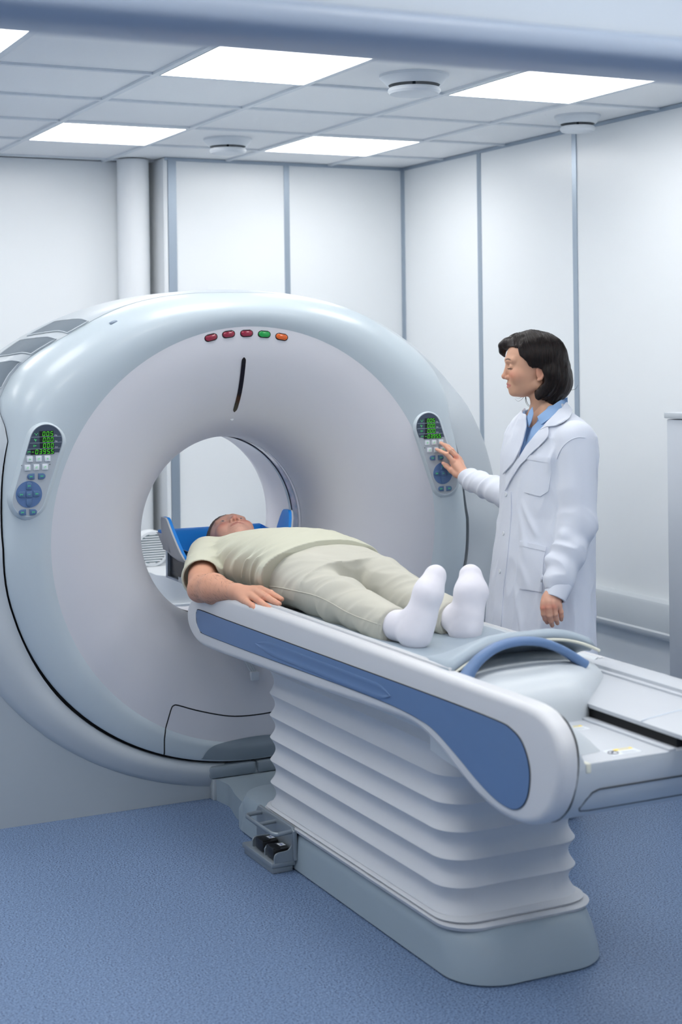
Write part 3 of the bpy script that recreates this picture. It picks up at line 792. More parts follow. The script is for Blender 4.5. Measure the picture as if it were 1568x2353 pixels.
# cradle top running from the foot end into the bore
def crad(y, z=0.0):
    P = []
    for k in range(25):
        u = -1+2*k/24; x = CX+0.235*u; P.append((x, y, 0.742+0.055*abs(u)**2.4+z))
    for k in range(25):
        u = 1-2*k/24; x = CX+0.235*u; P.append((x, y, 0.722+0.055*abs(u)**2.4+z))
    return P
loft('cradle_top', [crad(y) for y in (3.42, 3.8, 4.4, 5.0, 5.2, 5.40)], M_tabg, table, cap0=True, cap1=True)
# black box with grey frame under the head end
box('carriage_box', 2.052, 2.44, 5.30, 5.47, 0.72, 0.87, M_black, table, 0.004) if False else None
bm = bmesh.new()
add_box(bm, 2.045, 2.056, 5.612, 5.632, 0.768, 0.90); add_box(bm, 2.045, 2.056, 5.36, 5.632, 0.762, 0.770)
from_bm('carriage_frame', bm, M_alu, table, smooth=False)
box('carriage_box', 2.055, 2.43, 5.38, 5.62, 0.770, 0.792, M_black, table, 0.003)
box('carriage_side', 2.056, 2.062, 5.38, 5.612, 0.770, 0.885, M_black, table)
# blue handle arch over the foot end
hp = catmull([tuple(at_ax(x, y, 1, 3.292)) for x, y in ((1072, 1556), (1084, 1536), (1104, 1513), (1134, 1491), (1168, 1478), (1205, 1473), (1245, 1476), (1280, 1488), (1308, 1503), (1328, 1517), (1340, 1527))], 6)
n = len(hp); bm = bmesh.new()
rings = []
for i, p in enumerate(hp):
    a = hp[max(0, i-1)]; b = hp[min(n-1, i+1)]; T = Vector(tuple(b-a)).normalized()
    up = Vector((0, 1, 0)); nn = T.cross(up).normalized()
    q = abs(i/(n-1)-0.5)*2; w = 0.017+0.005*q**3; h = 0.0115+0.005*q**5
    rings.append([Vector(tuple(p))+up*(math.copysign(abs(math.cos(t))**0.8, math.cos(t))*w)+nn*(math.copysign(abs(math.sin(t))**0.8, math.sin(t))*h) for t in [2*PI*k/16 for k in range(16)]])
add_loft(bm, rings, cap0=True, cap1=True)
from_bm('arch_handle', bm, M_blue, table, sharp=70)
# rounded white end cover under the handle
FP = catmull([(1.966, 3.47), (1.966, 3.30), (1.966, 3.165), (1.985, 3.139), (2.04, 3.134), (2.13, 3.133), (2.215, 3.135), (2.248, 3.147), (2.290, 3.185), (2.350, 3.240), (2.405, 3.292), (2.438, 3.335), (2.448, 3.385), (2.448, 3.47)], 4)
rings = []
for ins_, z in ((0.0, 0.714), (0.0, 0.745), (0.0015, 0.762), (0.006, 0.776), (0.014, 0.788), (0.026, 0.798), (0.042, 0.806), (0.065, 0.812), (0.10, 0.816), (0.15, 0.818), (0.21, 0.819)):
    R_ = []
    for x, y in FP:
        dx, dy = 2.20-x, 3.47-y; kx = min(1, ins_/0.24); 
        xx = x+dx*kx; yy = y+dy*min(1, ins_/0.30)
        R_.append((xx, yy, z+(z-0.714)*0.10*(1-((xx-2.2)/0.25)**2)))
    rings.append(R_)
loft('end_cover', rings, M_tabg, table, cap0=True, cap1=True, sharp=60)
# foot-end console
con = [(1.965, 0.60), (1.99, 0.575), (2.2, 0.573), (2.50, 0.573), (2.54, 0.60), (2.545, 0.70), (2.50, 0.712), (1.999, 0.712), (1.996, 0.735), (1.975, 0.775), (1.955, 0.78), (1.95, 0.70)]
bm = bmesh.new()
cons = [(2.800, 0.716), (2.7995, 0.700), (2.806, 0.672), (2.820, 0.637), (2.835, 0.614), (2.853, 0.595), (2.875, 0.578), (2.902, 0.566), (2.94, 0.555), (2.985, 0.550), (3.45, 0.60), (3.45, 0.716)]
add_prism(bm, [tuple(p) for p in cons], 'x', 1.970, 2.515, 0.002, 1)
from_bm('end_console', bm, M_tabg, table)
# sloping shoulder joining the left cover to the console
A_ = catmull([(1.970, 2.7995, 0.705), (1.970, 2.803, 0.760), (1.970, 2.838, 0.801), (1.970, 2.888, 0.8195), (1.970, 2.95, 0.824), (1.970, 3.05, 0.824), (1.970, 3.15, 0.822)], 4)
B0 = [(1.990, 2.7995, 0.705), (1.992, 2.7995, 0.7165), (1.994, 2.83, 0.7168), (1.996, 2.862, 0.7168), (2.088, 2.873, 0.7168), (2.110, 3.00, 0.7168), (2.132, 3.15, 0.7168)]
B_ = []
for p_, q_ in zip(B0[:-1], B0[1:]): B_ += [tuple(np.array(p_)+(np.array(q_)-np.array(p_))*k/4) for k in range(4)]
B_.append(B0[-1])
bm = bmesh.new()
add_loft(bm, [[tuple(np.array(a_)*(1-q)+np.array(b_)*q+np.array([0, 0, 0.008*math.sin(q*PI)*min(1, k/12)])) for k, (a_, b_) in enumerate(zip(A_, B_))] for q in (0, 0.08, 0.2, 0.4, 0.6, 0.8, 0.93, 1.0)], closed=False)
from_bm('console_shoulder', bm, M_tabg, table, sharp=60)
# dark seam where the side cover meets the console
tube('cover_seam', [(1.9725, y, z) for y, z in catmull([(2.99, 0.5485), (2.90, 0.5655), (2.85, 0.596), (2.820, 0.636), (2.7985, 0.705), (2.802, 0.762), (2.836, 0.803), (2.89, 0.8215)], 6)], 0.0018, M_gapdark, table, 6)
# console lower drawer line and grip notch
tube('console_groove', [(2.515, 2.8125, 0.652), (2.04, 2.8125, 0.652), (2.022, 2.815, 0.646), (2.012, 2.824, 0.630), (2.005, 2.842, 0.606), (2.012, 2.851, 0.597), (2.04, 2.854, 0.594), (2.515, 2.854, 0.594)], 0.0016, M_gapdark, table, 6)
box('console_latch', 1.995, 2.007, 2.797, 2.82, 0.696, 0.7175, M_piping, table, 0.002)
# deck and ledge
box('deck', 2.0, 2.43, 2.80, 3.30, 0.705, 0.7165, M_track, table, 0.003)
box('deck_ledge', 2.225, 2.245, 2.80, 3.14, 0.716, 0.722, M_track, table, 0.002)
# telescopic track cover on the right with the dark gap beneath
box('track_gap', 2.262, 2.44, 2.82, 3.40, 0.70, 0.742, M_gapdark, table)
prism('track_cover', [(2.252, 0.742), (2.25, 0.752), (2.27, 0.757), (2.40, 0.770), (2.45, 0.772), (2.45, 0.742)], 'y', 2.40, 3.45, M_track, table, 0.002, 1)
tube('track_joint', [(2.25, 2.935, 0.7535), (2.27, 2.935, 0.7575), (2.40, 2.935, 0.7705), (2.45, 2.935, 0.7725)], 0.0012, M_alu, table, 6)
prism('track_wall', [(2.44, 0.70), (2.44, 0.777), (2.452, 0.779), (2.452, 0.787), (2.472, 0.792), (2.515, 0.792), (2.53, 0.785), (2.53, 0.70)], 'y', 2.45, 3.50, M_track, table, 0.003, 2)
# right-hand outer part of the console under the track
box('console_block', 2.34, 2.52, 2.40, 2.81, 0.58, 0.700, M_tabg, table, 0.012)
# warning stickers
def sticker(x0, x1, y0, y1, circle=False):
    bm = bmesh.new()
    b = box('warning_sticker', x0, x1, y0, y1, 0.7165, 0.7172, M_print, table)
    box('yellow_band', x0+(x1-x0)*0.35, x1-0.002, y1-(y1-y0)*0.3, y1-0.002, 0.7172, 0.7176, M_yellow, b)
    g = bmesh.new()
    for k in range(4): add_box(g, x0+(x1-x0)*0.4, x1-0.006-0.003*(k % 2), y0+0.004+0.005*k, y0+0.0055+0.005*k, 0.7172, 0.7175)
    add_box(g, x0+(x1-x0)*0.5, x1-0.01, y1-(y1-y0)*0.3+0.002, y1-0.005, 0.7176, 0.7178)
    from_bm('sticker_print', g, M_panelgrey, b, smooth=False)
    if circle:
        tube('prohibition_ring', [(x0+0.014+0.012*math.cos(2*PI*k/24), y0+0.02+0.012*math.sin(2*PI*k/24), 0.7178) for k in range(24)], 0.0010, M_inkdark, b, 6, True)
        tube('prohibition_figure', [(x0+0.006, y0+0.012, 0.7178), (x0+0.012, y0+0.022, 0.7178), (x0+0.022, y0+0.028, 0.7178)], 0.0016, M_inkdark, b, 6)
sticker(2.09, 2.17, 2.828, 2.872, True)
sticker(2.13, 2.19, 3.055, 3.095)

# bellows column
def bell(x0, x1, y0, y1, r, z, n=10): return [(x, y, z) for x, y in rrect(x0, x1, y0, y1, r, n)]
rings = []
NB = 6
z0, dz = 0.148, 0.0735
prof = []
for k in range(8):
    for t in (0.0, 0.015, 0.04, 0.08, 0.14, 0.22, 0.32, 0.42, 0.5, 0.58, 0.68, 0.78, 0.86, 0.92, 0.96, 0.985):
        z = z0+dz*(k+t)
        if z > 0.655: break
        e = 1-math.sin(PI*t)**1.0       # sharp ridge, round valley
        amp = 0.0135*(1.0 if k < 5 else 0.75)
        prof.append((z, amp*(e-0.55)))
for z, e in prof:
    sl_ = 0.004
    rings.append(bell(2.030-e, 2.458+e, 3.462-e, 4.660+e, 0.085, z, 12))
loft('bellows', rings, M_bellow, table, cap0=True, cap1=True, sharp=0)
loft('bellows_flange', [bell(2.012, 2.476, 3.41, 4.685, 0.10, 0.123), bell(2.008, 2.480, 3.405, 4.69, 0.10, 0.133), bell(2.012, 2.476, 3.412, 4.685, 0.10, 0.1345)], M_bellow, table, cap0=True, cap1=True)
loft('bellows_flange', [bell(2.020, 2.468, 3.435, 4.675, 0.09, 0.1355), bell(2.014, 2.474, 3.43, 4.68, 0.09, 0.142), bell(2.026, 2.462, 3.45, 4.665, 0.09, 0.1485)], M_bellow, table, cap0=True, cap1=True)
# base shoe
def base_ring(ins, z, front=0.0):
    P = rrect(2.010+ins, 2.478-ins, 3.335+ins+front, 4.93-ins, 0.135-ins*0.6, 12)
    return [(x, y, z) for x, y in P]
loft('base_shoe', [base_ring(0.006, 0.0), base_ring(0.0, 0.006), base_ring(0.003, 0.03), base_ring(0.006, 0.085, 0.022), base_ring(0.010, 0.108, 0.032), base_ring(0.018, 0.121, 0.036), base_ring(0.030, 0.125, 0.036)], M_base, table, cap0=True, cap1=True)
# connector between base and gantry
cn = catmull([(2.078, 5.232), (2.074, 5.215), (2.078, 5.17), (2.085, 5.12), (2.078, 5.07), (2.06, 4.99), (2.045, 4.88)], 5)
cn = [tuple(p) for p in cn]
cn2 = cn+[(2*CX-x, y) for x, y in reversed(cn)]
prism('base_connector', cn2, 'z', 0.0, 0.078, M_base, table, 0.008, 3)
loft('base_heel', [[(x, y, z) for x, y in rrect(2.018+i, 2.47-i, 4.55, 4.955-i, 0.12, 8)] for i, z in ((0, 0.0), (0.0, 0.06), (0.012, 0.092), (0.035, 0.112), (0.06, 0.118))], M_base, table, cap0=True, cap1=True)
# foot pedal unit
ped = box('pedal_unit', 1.885, 2.012, 4.395, 4.70, 0.018, 0.036, M_steel, table, 0.006)
box('pedal_foot', 1.893, 2.0, 4.402, 4.69, 0.0, 0.018, M_steel, ped, 0.004)
prism('pedal_bracket', [(4.385, 0.036), (4.385, 0.128), (4.41, 0.138), (4.74, 0.138), (4.76, 0.12), (4.76, 0.036)], 'x', 1.995, 2.015, M_steel, ped, 0.004, 2)
for y0 in (4.395, 4.50, 4.625):
    pr = catmull([(1.900, 0.034), (1.900, 0.052), (1.907, 0.062), (1.925, 0.066), (1.965, 0.068), (1.985, 0.074), (1.992, 0.09), (1.996, 0.125), (2.004, 0.13), (2.004, 0.034)], 3)
    P = [tuple(p) for p in pr]
    if y0 > 4.45: P = [(1.905, 0.034), (1.905, 0.056), (1.915, 0.066), (1.93, 0.068), (2.0, 0.068), (2.0, 0.034)]
    prism('pedal_divider', P, 'y', y0, y0+0.008, M_steel, ped, 0.001, 1)
for y0, s in ((4.415, '2'), (4.520, '1')):
    bm = bmesh.new(); add_box(bm, 1.905, 1.990, y0, y0+0.075, 0.040, 0.074, 0.006, 2)
    for k in range(7): add_box(bm, 1.907+0.006*k, 1.910+0.006*k, y0+0.004, y0+0.071, 0.073, 0.0755)
    pd = from_bm('foot_pedal', bm, M_black, ped)
    box('pedal_sticker', 1.952, 1.982, y0+0.022, y0+0.054, 0.0755, 0.0762, M_print, ped)
    g = bmesh.new(); add_box(g, 1.964, 1.968, y0+0.028, y0+0.048, 0.0762, 0.0766); add_box(g, 1.958, 1.976, y0+0.040, y0+0.043, 0.0762, 0.0766)
    from_bm('pedal_symbol', g, M_lblue, ped, smooth=False)
gp = catmull([(2.0, 4.405, 0.124), (1.94, 4.405, 0.122), (1.918, 4.41, 0.121), (1.907, 4.43, 0.121), (1.905, 4.46, 0.121), (1.905, 4.66, 0.121), (1.910, 4.69, 0.121), (1.93, 4.70, 0.122), (2.0, 4.70, 0.124)], 5)
tube('pedal_guard', gp, 0.0075, M_steel, ped, 10)
tube('pedal_guard', [(1.905, 4.56, 0.121), (2.0, 4.56, 0.124)], 0.007, M_steel, ped, 10)

for o_ in [ped]+list(ped.children_recursive):
    for v_ in o_.data.vertices: v_.co.x = 1.928+(v_.co.x-1.885)*0.66; v_.co.y = 4.380+(v_.co.y-4.395)*0.79
# ------------------------------------------------------------------ mattress
def sstep(a, b, x):
    t = min(1, max(0, (x-a)/(b-a))); return t*t*(3-2*t)
def pad_z(x, y):
    u = (x-CX)/0.265
    z = 0.782+(0.040 if u < 0 else 0.016)*abs(u)**2.2
    k = 1-sstep(3.34, 3.62, y)                 # foot end climbs over the end cover
    ue = (x-2.19)/0.24
    end = 0.833+0.073*max(0, 1-abs(ue)**2.2)+0.020*max(0, (x-2.22)/0.2)
    return z*(1-k)+end*k
matt = bmesh.new()
NX, NY = 36, 90; y0m, y1m = 3.325, 5.35
def mx_(u, y): 
    # left and right edges
    k = 1-sstep(3.35, 3.7, y)
    xl = 1.988*(1-k)+1.955*k; xr = 2.485*(1-k)+2.415*k
    return xl+(xr-xl)*u
T = 0.034
top, botm = [], []
for j in range(NY+1):
    y = y0m+(y1m-y0m)*j/NY; rt, rbm = [], []
    for i in range(NX+1):
        u = i/NX; x = mx_(u, y); e = min(u, 1-u)*0.51; ey = min(y-y0m, y1m-y)
        rnd = min(1, math.sqrt(max(0, min(e, 0.014)/0.014)))*min(1, math.sqrt(max(0.0, min(ey, 0.014)/0.014)))
        zc = pad_z(x, y)
        zc += 0.0025*math.sin(x*31+y*9)*math.sin(y*17)*min(1, e/0.03)
        rt.append((x, y, zc-T/2+T/2*rnd)); rbm.append((x, y, zc-T/2-T/2*rnd))
    top.append(rt); botm.append(rbm)
bm = bmesh.new(); add_loft(bm, top, closed=False); add_loft(bm, botm, closed=False)
bmesh.ops.remove_doubles(bm, verts=bm.verts, dist=0.0004)
mattress = thing('mattress_pad', (CX, 4.3, 0.78), 'blue-grey vinyl mattress pad on the patient table under the lying man', 'mattress')
from_bm('pad', bm, M_pad, mattress, sharp=0)
tube('piping', [(mx_(k/40, y0m), y0m-0.001, pad_z(mx_(k/40, y0m), y0m)-T*0.72) for k in range(41)], 0.0042, M_piping, mattress, 8)

# ------------------------------------------------------------------ blue head holder in the bore
hold = thing('head_holder', (CX, 5.5, 0.8), 'bright blue padded head holder with raised white-backed side wings', 'head holder')
def hold_sheet(off):
    rows = []
    for j in range(37):
        v = j/36.0; row = []
        for i in range(61):
            s = -1+2*i/60; a = abs(s); sg = 1 if s > 0 else -1
            # floor profile from the shoulders to the raised back edge
            y = 5.30+0.39*v
            zf = 0.797+0.133*sstep(0.55, 1.0, v)
            lift = (0.030+0.034*sstep(0.12, 0.38, v))*(1-sstep(0.55, 0.9, v))
            hwf = 0.162+0.055*sstep(0.10, 0.40, v)          # half width of the floor
            if a < 0.7:
                x = hwf*a/0.7; z = zf+lift*(a/0.7)**3
                dx, dz = 0.0, off
            else:
                w = (a-0.7)/0.3
                wing = math.exp(-abs((v-0.50)/0.19)**3)
                H = 0.212*wing+0.012
                x = hwf+0.040*w**0.8*wing+0.003*w; z = zf+lift+max(0.004, H-lift-(zf-0.797))*w
                z = min(z, 1.012)
                dx, dz = -off*min(1, w*3), off*(1-min(1, w*3))
            if a > 0.7: y = 5.47+(y-5.47)*(1-0.45*math.sin(PI*min(1, (a-0.7)/0.3*0.9+0.1))*(1 if y > 5.47 else 0.3))
            row.append((CX+0.008+sg*(x+dx), y, z+dz))
        rows.append(row)
    return rows
def sstep(a, b, x):
    t = min(1, max(0, (x-a)/(b-a))); return t*t*(3-2*t)
A = hold_sheet(0.0); B = hold_sheet(0.012); C_ = hold_sheet(-0.007)
def slab(name, A, B, m):
    bm = bmesh.new()
    add_loft(bm, A, closed=False); add_loft(bm, B, closed=False)
    ea = A[0]+[r[-1] for r in A[1:]]+list(reversed(A[-1][:-1]))+[r[0] for r in reversed(A[1:-1])]
    eb = B[0]+[r[-1] for r in B[1:]]+list(reversed(B[-1][:-1]))+[r[0] for r in reversed(B[1:-1])]
    add_loft(bm, [ea, eb], closed=True)
    bmesh.ops.remove_doubles(bm, verts=bm.verts, dist=0.0003)
    return from_bm(name, bm, m, hold, sharp=60)
slab('blue_pad', A, B, M_royal)
slab('backing_shell', C_, A, M_tabw)
# ------------------------------------------------------------------ signed-distance modelling tools
def smin(a, b, k):
    h = np.clip(0.5+0.5*(b-a)/k, 0, 1); return b*(1-h)+a*h-k*h*(1-h)
def smax(a, b, k): return -smin(-a, -b, k)
def sphere(P, c, r): return np.sqrt(((P-np.asarray(c, F4))**2).sum(1))-r
def rcone(P, a, b, r1, r2):
    a = np.asarray(a, F4); b = np.asarray(b, F4); ba = b-a
    h = np.clip(((P-a)@ba)/max(1e-9, float(ba@ba)), 0, 1)
    q = P-a-h[:, None]*ba
    return np.sqrt((q**2).sum(1))-(r1+(r2-r1)*h)
def ellip(P, c, r):
    r = np.asarray(r, F4); q = P-np.asarray(c, F4)
    k0 = np.sqrt(((q/r)**2).sum(1)); k1 = np.sqrt(((q/(r*r))**2).sum(1))+1e-9
    return k0*(k0-1)/k1
def chain(P, pts, rad, k=0.004):
    d = None
    for i in range(len(pts)-1):
        e = rcone(P, pts[i], pts[i+1], rad[i], rad[i+1]); d = e if d is None else smin(d, e, k)
    return d
def vnoise(P, seed=0):
    P = P.astype(F4); i = np.floor(P).astype(np.int64); f = P-i; f = f*f*(3-2*f)
    def h(x, y, z):
        n = (x*73856093) ^ (y*19349663) ^ (z*83492791) ^ (seed*2654435761)
        n = (n ^ (n >> 13))*1274126177 & 0x7fffffff
        return ((n ^ (n >> 16)) & 0xffff)/65535.0
    r = 0
    for dx in (0, 1):
        for dy in (0, 1):
            for dz in (0, 1):
                w = (f[:, 0] if dx else 1-f[:, 0])*(f[:, 1] if dy else 1-f[:, 1])*(f[:, 2] if dz else 1-f[:, 2])
                r = r+w*h(i[:, 0]+dx, i[:, 1]+dy, i[:, 2]+dz)
    return r.astype(F4)
def ridged(P, scale, seed=0):
    n = vnoise(P*np.asarray(scale, F4), seed); return 1-np.abs(2*n-1)
def sdf_mesh(f, lo, hi, h):
    """surface nets over a narrow band of the field f"""
    lo = np.asarray(lo, float); B = 8
    nb = np.ceil((np.asarray(hi, float)-lo)/(h*B)).astype(int); n = nb*B
    D = np.empty(n, F4)
    c = np.stack(np.meshgrid(*[np.arange(k) for k in nb], indexing='ij'), -1).reshape(-1, 3)
    cp = (lo+(c*B+(B-1)/2)*h).astype(F4)
    dc = f(cp)
    keep = np.abs(dc) < h*B*1.45
    D4 = D.reshape(nb[0], B, nb[1], B, nb[2], B)
    D4[:] = np.where(dc > 0, 1, -1).reshape(nb)[:, None, :, None, :, None]
    off = np.stack(np.meshgrid(*[np.arange(B)]*3, indexing='ij'), -1).reshape(-1, 3)
    ck = c[keep]
    for s in range(0, len(ck), 400):
        blk = ck[s:s+400]
        P = (lo+((blk[:, None, :]*B+off[None])*h)).reshape(-1, 3).astype(F4)
        v = f(P).reshape(-1, B, B, B)
        for q, b in enumerate(blk): D4[b[0], :, b[1], :, b[2], :] = v[q]
    ins = D < 0
    cnt = np.zeros(n-1, np.int8)
    for dx in (0, 1):
        for dy in (0, 1):
            for dz in (0, 1):
                cnt += ins[dx:n[0]-1+dx, dy:n[1]-1+dy, dz:n[2]-1+dz]
    mix = (cnt > 0) & (cnt < 8)
    idx = np.argwhere(mix)
    vid = -np.ones(n-1, np.int64); vid[mix] = np.arange(len(idx))
    acc = np.zeros((len(idx), 3)); num = np.zeros(len(idx))
    cor = [(a, b, c_) for a in (0, 1) for b in (0, 1) for c_ in (0, 1)]
    val = {k: D[idx[:, 0]+k[0], idx[:, 1]+k[1], idx[:, 2]+k[2]] for k in cor}
    for a in cor:
        for ax in range(3):
            if a[ax]: continue
            b = list(a); b[ax] = 1; b = tuple(b)
            va, vb = val[a], val[b]; m = (va < 0) != (vb < 0)
            t = np.where(m, va/np.where(m, va-vb, 1), 0)
            p = np.array(a, float)[None].repeat(len(idx), 0); p[:, ax] += t
            acc[m] += p[m]; num[m] += 1
    V = lo+(idx+acc/np.maximum(num, 1)[:, None])*h
    Fs = []
    for ax in range(3):
        s0 = [slice(1, -1)]*3; s0[ax] = slice(0, n[ax]-1); s1 = list(s0); s1[ax] = slice(1, n[ax])
        a = ins[tuple(s0)]; b = ins[tuple(s1)]
        e = np.argwhere(a != b)
        flip = a[tuple(e.T)]
        e = e+np.array([0 if i == ax else 1 for i in range(3)])
        o1, o2 = [(1, 2), (2, 0), (0, 1)][ax]
        def g(d1, d2):
            q = e.copy(); q[:, o1] -= d1; q[:, o2] -= d2; return vid[q[:, 0], q[:, 1], q[:, 2]]
        Q = np.stack([g(0, 0), g(1, 0), g(1, 1), g(0, 1)], 1)
        Q[~flip] = Q[~flip][:, ::-1]
        Fs.append(Q)
    Q = np.concatenate(Fs); Q = Q[(Q >= 0).all(1)]
    return V, Q
def mesh_from(name, parts, m, parent=None, colf=None):
    Vs, Qs, o = [], [], 0
    for V, Q in parts: Vs.append(V); Qs.append(Q+o); o += len(V)
    V = np.concatenate(Vs).astype(F4); Q = np.concatenate(Qs)
    me = bpy.data.meshes.new(name)
    me.vertices.add(len(V)); me.vertices.foreach_set('co', V.ravel())
    me.loops.add(len(Q)*4); me.loops.foreach_set('vertex_index', Q.ravel().astype(np.int32))
    me.polygons.add(len(Q)); me.polygons.foreach_set('loop_start', np.arange(0, len(Q)*4, 4, dtype=np.int32))
    me.update(calc_edges=True); me.validate(); me.shade_smooth()
    if colf is not None:
        c = colf(V); at = me.color_attributes.new('tone', 'FLOAT_COLOR', 'POINT')
        at.data.foreach_set('color', np.concatenate([c, np.ones((len(V), 1))], 1).astype(F4).ravel())
    me.materials.append(m)
    ob = bpy.data.objects.new(name, me); link(ob)
    return adopt(ob, parent)
def attr_mat(name, rough=0.5, spec=0.4, sub=0.0, sheen=0.0, bump=0.0, bscale=300):
    m = mat(name, (0.5, 0.5, 0.5, 1), rough, spec, sub=sub, sheen=sheen)
    nt = m.node_tree; a = nt.nodes.new('ShaderNodeAttribute'); a.attribute_name = 'tone'
    nt.links.new(a.outputs['Color'], nt.nodes['Principled BSDF'].inputs['Base Color'])
    if bump: noise_bump(m, bscale, bump, 0.001)
    return m
def lin(r, g, b): return np.array(srgb(r, g, b)[:3])
def section_sdf(A, tab, n=2.3):
    """A: (N,3) local coordinates (along, across, third); tab rows: along, centre across, centre third, half across, half third"""
    T = np.array(tab, float); T = T[np.argsort(T[:, 0])]
    a = np.clip(A[:, 0], T[0, 0], T[-1, 0])
    ca, ct, ra, rt = [np.interp(a, T[:, 0], T[:, k]) for k in (1, 2, 3, 4)]
    x = (A[:, 1]-ca)/ra; y = (A[:, 2]-ct)/rt
    r = (np.abs(x)**n+np.abs(y)**n+1e-9)**(1/n)
    d = (r-1)*np.minimum(ra, rt)
    return np.maximum(d, np.maximum(T[0, 0]-A[:, 0], A[:, 0]-T[-1, 0])).astype(F4)
def poly_sd(x, y, poly):
    P = np.array(poly, float); d = np.full(x.shape, 1e9); inside = np.zeros(x.shape, bool)
    n = len(P)
    for i in range(n):
        a = P[i]; b = P[(i+1) % n]; e = b-a
        wx, wy = x-a[0], y-a[1]; t = np.clip((wx*e[0]+wy*e[1])/(e@e), 0, 1)
        d = np.minimum(d, (wx-e[0]*t)**2+(wy-e[1]*t)**2)
        c = ((a[1] <= y) != (b[1] <= y)) & (x < a[0]+(y-a[1])*e[0]/(e[1] if e[1] else 1e-9))
        inside ^= c
    return np.where(inside, -1, 1)*np.sqrt(d)
def trace(f, px, py, d0, d1):
    """points where the viewing rays meet the surface (nearest approach when they miss)"""
    D = ray_dir(px, py); o = np.array([0, 0, CAMZ]); t = np.full(len(D), d0); best = np.full(len(D), 1e9); bt = t.copy()
    for _ in range(90):
        v = f((o+D*t[:, None]).astype(F4)); m = v < best; best[m] = v[m]; bt[m] = t[m]
        t = np.where(v > 0.0004, t+np.clip(v, 0, 0.05)*0.6, t); 
        t = np.minimum(t, d1)
    P = o+D*bt[:, None]; e = 0.003
    g = np.stack([f((P+np.eye(3)[k]*e).astype(F4))-f((P-np.eye(3)[k]*e).astype(F4)) for k in range(3)], 1)
    g /= np.linalg.norm(g, axis=1)[:, None]+1e-9
    return P, g
def linpath(p, n=8):
    out = []
    for a, b in zip(p[:-1], p[1:]): out += [np.array(a, float)+(np.array(b, float)-np.array(a, float))*k/n for k in range(n)]
    return out+[np.array(p[-1], float)]
def cloth_patch(name, f, ea, eb, nu, nv, off, thick, m, parent, d0=4.4, d1=6.2, edge=None, sharp_path=False):
    pf = linpath if sharp_path else (lambda q: catmull(q, 6))
    A = np.array(pf([(*p,) for p in ea])); B_ = np.array(pf([(*p,) for p in eb]))
    ta = np.linspace(0, len(A)-1, nu); tb = np.linspace(0, len(B_)-1, nu)
    ia = np.array([[np.interp(t, np.arange(len(A)), A[:, k]) for k in (0, 1)] for t in ta])
    ib = np.array([[np.interp(t, np.arange(len(B_)), B_[:, k]) for k in (0, 1)] for t in tb])
    w = np.linspace(0, 1, nv)[None, :, None]
    G = ia[:, None]*(1-w)+ib[:, None]*w
    P, N_ = trace(f, G[..., 0].ravel(), G[..., 1].ravel(), d0, d1)
    offs = off if edge is None else off*(1-edge)+edge*off
    T_ = (P+N_*offs).reshape(nu, nv, 3); Bt = (P+N_*(offs-thick)).reshape(nu, nv, 3)
    bm = bmesh.new(); 
    add_loft(bm, [list(r) for r in T_], closed=False); add_loft(bm, [list(r) for r in Bt], closed=False)
    def rim(Z): return [tuple(p) for p in list(Z[0])+list(Z[1:, -1])+list(Z[-1][::-1][1:])+list(Z[::-1][1:-1, 0])]
    add_loft(bm, [rim(T_), rim(Bt)], closed=True)
    bmesh.ops.remove_doubles(bm, verts=bm.verts, dist=0.00015)
    return from_bm(name, bm, m, parent, sharp=50)

